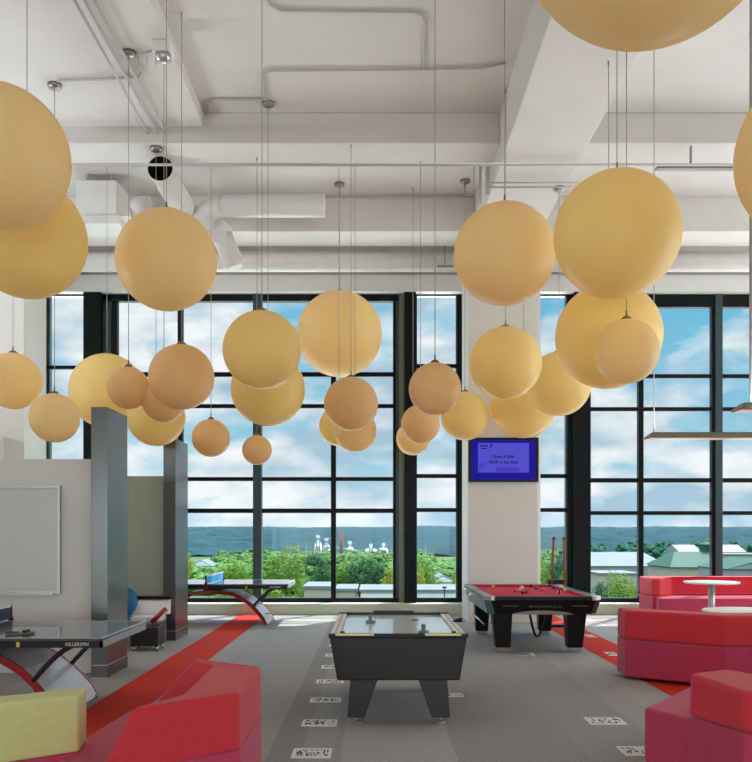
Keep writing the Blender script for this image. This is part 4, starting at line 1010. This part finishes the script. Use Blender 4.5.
# green roofed hall with a cupola
Yg = 180
hall = thing('market_hall', (PX(700, Yg), Yg, GZ), 'cream building with green metal roof and cupola in the right window', 'building')
hx0, hx1 = PX(672, Yg), PX(722, Yg)
MB().box(hx0, hx1, Yg, Yg + 16, GZ, PZ(567, Yg)).build('walls', M['bcream'], hall)
MB().hull8([(hx0 - .6, Yg - .6, PZ(567, Yg)), (hx1 + .6, Yg - .6, PZ(567, Yg)), (hx1 + .6, Yg + 16, PZ(567, Yg)), (hx0 - .6, Yg + 16, PZ(567, Yg))],
           [(PX(686, Yg), Yg + 7, PZ(552.5, Yg)), (hx1, Yg + 7, PZ(552.5, Yg)), (hx1, Yg + 9, PZ(552.5, Yg)), (PX(686, Yg), Yg + 9, PZ(552.5, Yg))]).build('roof', M['roofg'], hall)
ccx = PX(708, Yg + 9); 
MB().box(ccx - 1.5, ccx + 1.5, Yg + 7, Yg + 10, PZ(553, Yg), PZ(545, Yg)).build('cupola_walls', M['roofg'], hall)
MB().hull8([(ccx - 1.8, Yg + 6.7, PZ(545, Yg)), (ccx + 1.8, Yg + 6.7, PZ(545, Yg)), (ccx + 1.8, Yg + 10.3, PZ(545, Yg)), (ccx - 1.8, Yg + 10.3, PZ(545, Yg))],
           [(ccx - .7, Yg + 7.8, PZ(541, Yg)), (ccx + .7, Yg + 7.8, PZ(541, Yg)), (ccx + .7, Yg + 9.2, PZ(541, Yg)), (ccx - .7, Yg + 9.2, PZ(541, Yg))]).build('cupola_roof', M['roofg'], hall)
MB().box(ccx - .7, ccx + .7, Yg + 7.8, Yg + 9.2, PZ(541, Yg), PZ(538.5, Yg)).build('cupola_cap', M['bwhite'], hall)
house('house', 680, 700, 545, 552, 215, 10, 'white roofed building behind the green roof left of the cupola', 'bcream', 'bwhite', 'x', 0)
house('house', 721, 745, 545, 552, 215, 10, 'white roofed building with small dormers right of the thick mullion', 'bcream', 'bwhite', 'x', 3)
flat('low_building', 721, 790, 554, 200, 12, 'cream building with flat roof at the right edge of the window', 'bcream', 0)
house('house', 728, 800, 559, 569, 150, 14, 'green gabled roof building at the right edge of the window', 'bwhite', 'roofg', 'y', 0)
# brick chimney, silos, poles
Yc = 430
tag(MB().tube([(PX(341.3, Yc), Yc, GZ), (PX(341.3, Yc), Yc, PZ(533, Yc))], 1, 16, True, [1.05, .85]).build('chimney_stack', M['brick']), 'tall thin brick chimney beyond the trees', 'chimney')
def tower(px, top, basew, Y, lab):
    o = thing('silo_tower', (PX(px, Y), Y, GZ), lab, 'silo tower', 'white industrial towers beyond the trees')
    X = PX(px, Y); zt = PZ(top, Y); s = F / Y; w0 = basew / s
    MB().cyl(X, Y + 2, GZ, zt - (zt - GZ) * .38, w0 * .5, w0 * .5, 16).lathe([(w0 * .5, zt - (zt - GZ) * .38), (0.3, zt - (zt - GZ) * .22)], X, Y + 2, 16).build('silo', M['bbright'], o)
    fr_ = MB()
    for dx in (-1, 1):
        for dy in (-1, 1): fr_.tube([(X + dx * w0 * .42, Y + dy * w0 * .3 - 1, GZ), (X + dx * .5, Y + dy * .4 - 1, zt - 1.4)], .22, 6)
    fr_.build('lattice', M['roofgrey'], o)
    MB().box(X - .9, X + .9, Y - 1.9, Y - .1, zt - 1.6, zt).build('head_house', M['bbright'], o)
    for zz in (.5, .7):
        z = GZ + (zt - GZ) * zz; ww = w0 * .42 * (1 - zz) + .6
        MB().box(X - ww, X + ww, Y - 1 - ww * .7, Y - 1 + ww * .7, z, z + .35).build('platform', M['roofgrey'], o)
for px, top, bw, lab in ((318, 535, 7, 'white silo tower left of the thin mullion'), (326.5, 538, 6, 'white silo tower just left of the brick chimney'), (350, 541, 6, 'thin white silo tower right of the brick chimney'), (371, 544, 12, 'broad white silo tower in the middle of the plant'), (383.5, 543, 9, 'white silo tower right of the broad one'), (392, 551, 6, 'lowest white silo tower beside the olive jamb')):
    tower(px, top, bw, 465, lab)
tag(MB().tube([(PX(326, 461), 461, PZ(547, 461)), (PX(372, 461), 461, PZ(553, 461))], .55, 6).build('conveyor', M['bwhite']), 'sloping white conveyor between the silo towers', 'conveyor')
flat('plant_building', 346, 396, 555, 480, 20, 'long white plant building at the foot of the silo towers', 'bwhite')
for px, top, lab in ((290.3, 543.5, 'left white pole above the big green tree'), (299, 539.5, 'middle white pole above the trees'), (306.3, 541, 'right white pole above the round bluish tree'), (425.5, 545, 'thin pale mast in the narrow middle window')):
    tag(MB().tube([(PX(px, 260), 260, GZ), (PX(px, 260), 260, PZ(top, 260))], .12, 6, True, [.16, .1]).build('pole', M['bwhite']), lab, 'pole')
lp = thing('street_lamp', (PX(444.5, 96), 96, GZ), 'dark street lamp in front of the long white building', 'street lamp')
MB().tube([(PX(444.5, 96), 96, GZ), (PX(444.5, 96), 96, PZ(588, 96))], .07, 8).build('pole', M['black'], lp)
MB().lathe([(0, PZ(588, 96)), (.3, PZ(588, 96)), (.22, PZ(586.6, 96)), (0, PZ(586.2, 96))], PX(444.5, 96), 96, 12).build('lamp_head', M['black'], lp)
# summer haze over the valley
hz = bpy.data.materials.new('valley_haze'); hz.use_nodes = True; t = hz.node_tree; t.nodes.clear()
vs_ = t.nodes.new('ShaderNodeVolumeScatter'); vs_.inputs['Color'].default_value = (.45, .72, 1, 1); vs_.inputs['Density'].default_value = 3.2e-5
vo = t.nodes.new('ShaderNodeOutputMaterial'); t.links.new(vs_.outputs[0], vo.inputs['Volume'])
tag(MB().box(-2800, 2800, 250, 3000, GZ + .5, 45).build('valley_haze', hz), 'thin blue haze lying over the valley and the ridge', 'haze', kind='stuff')
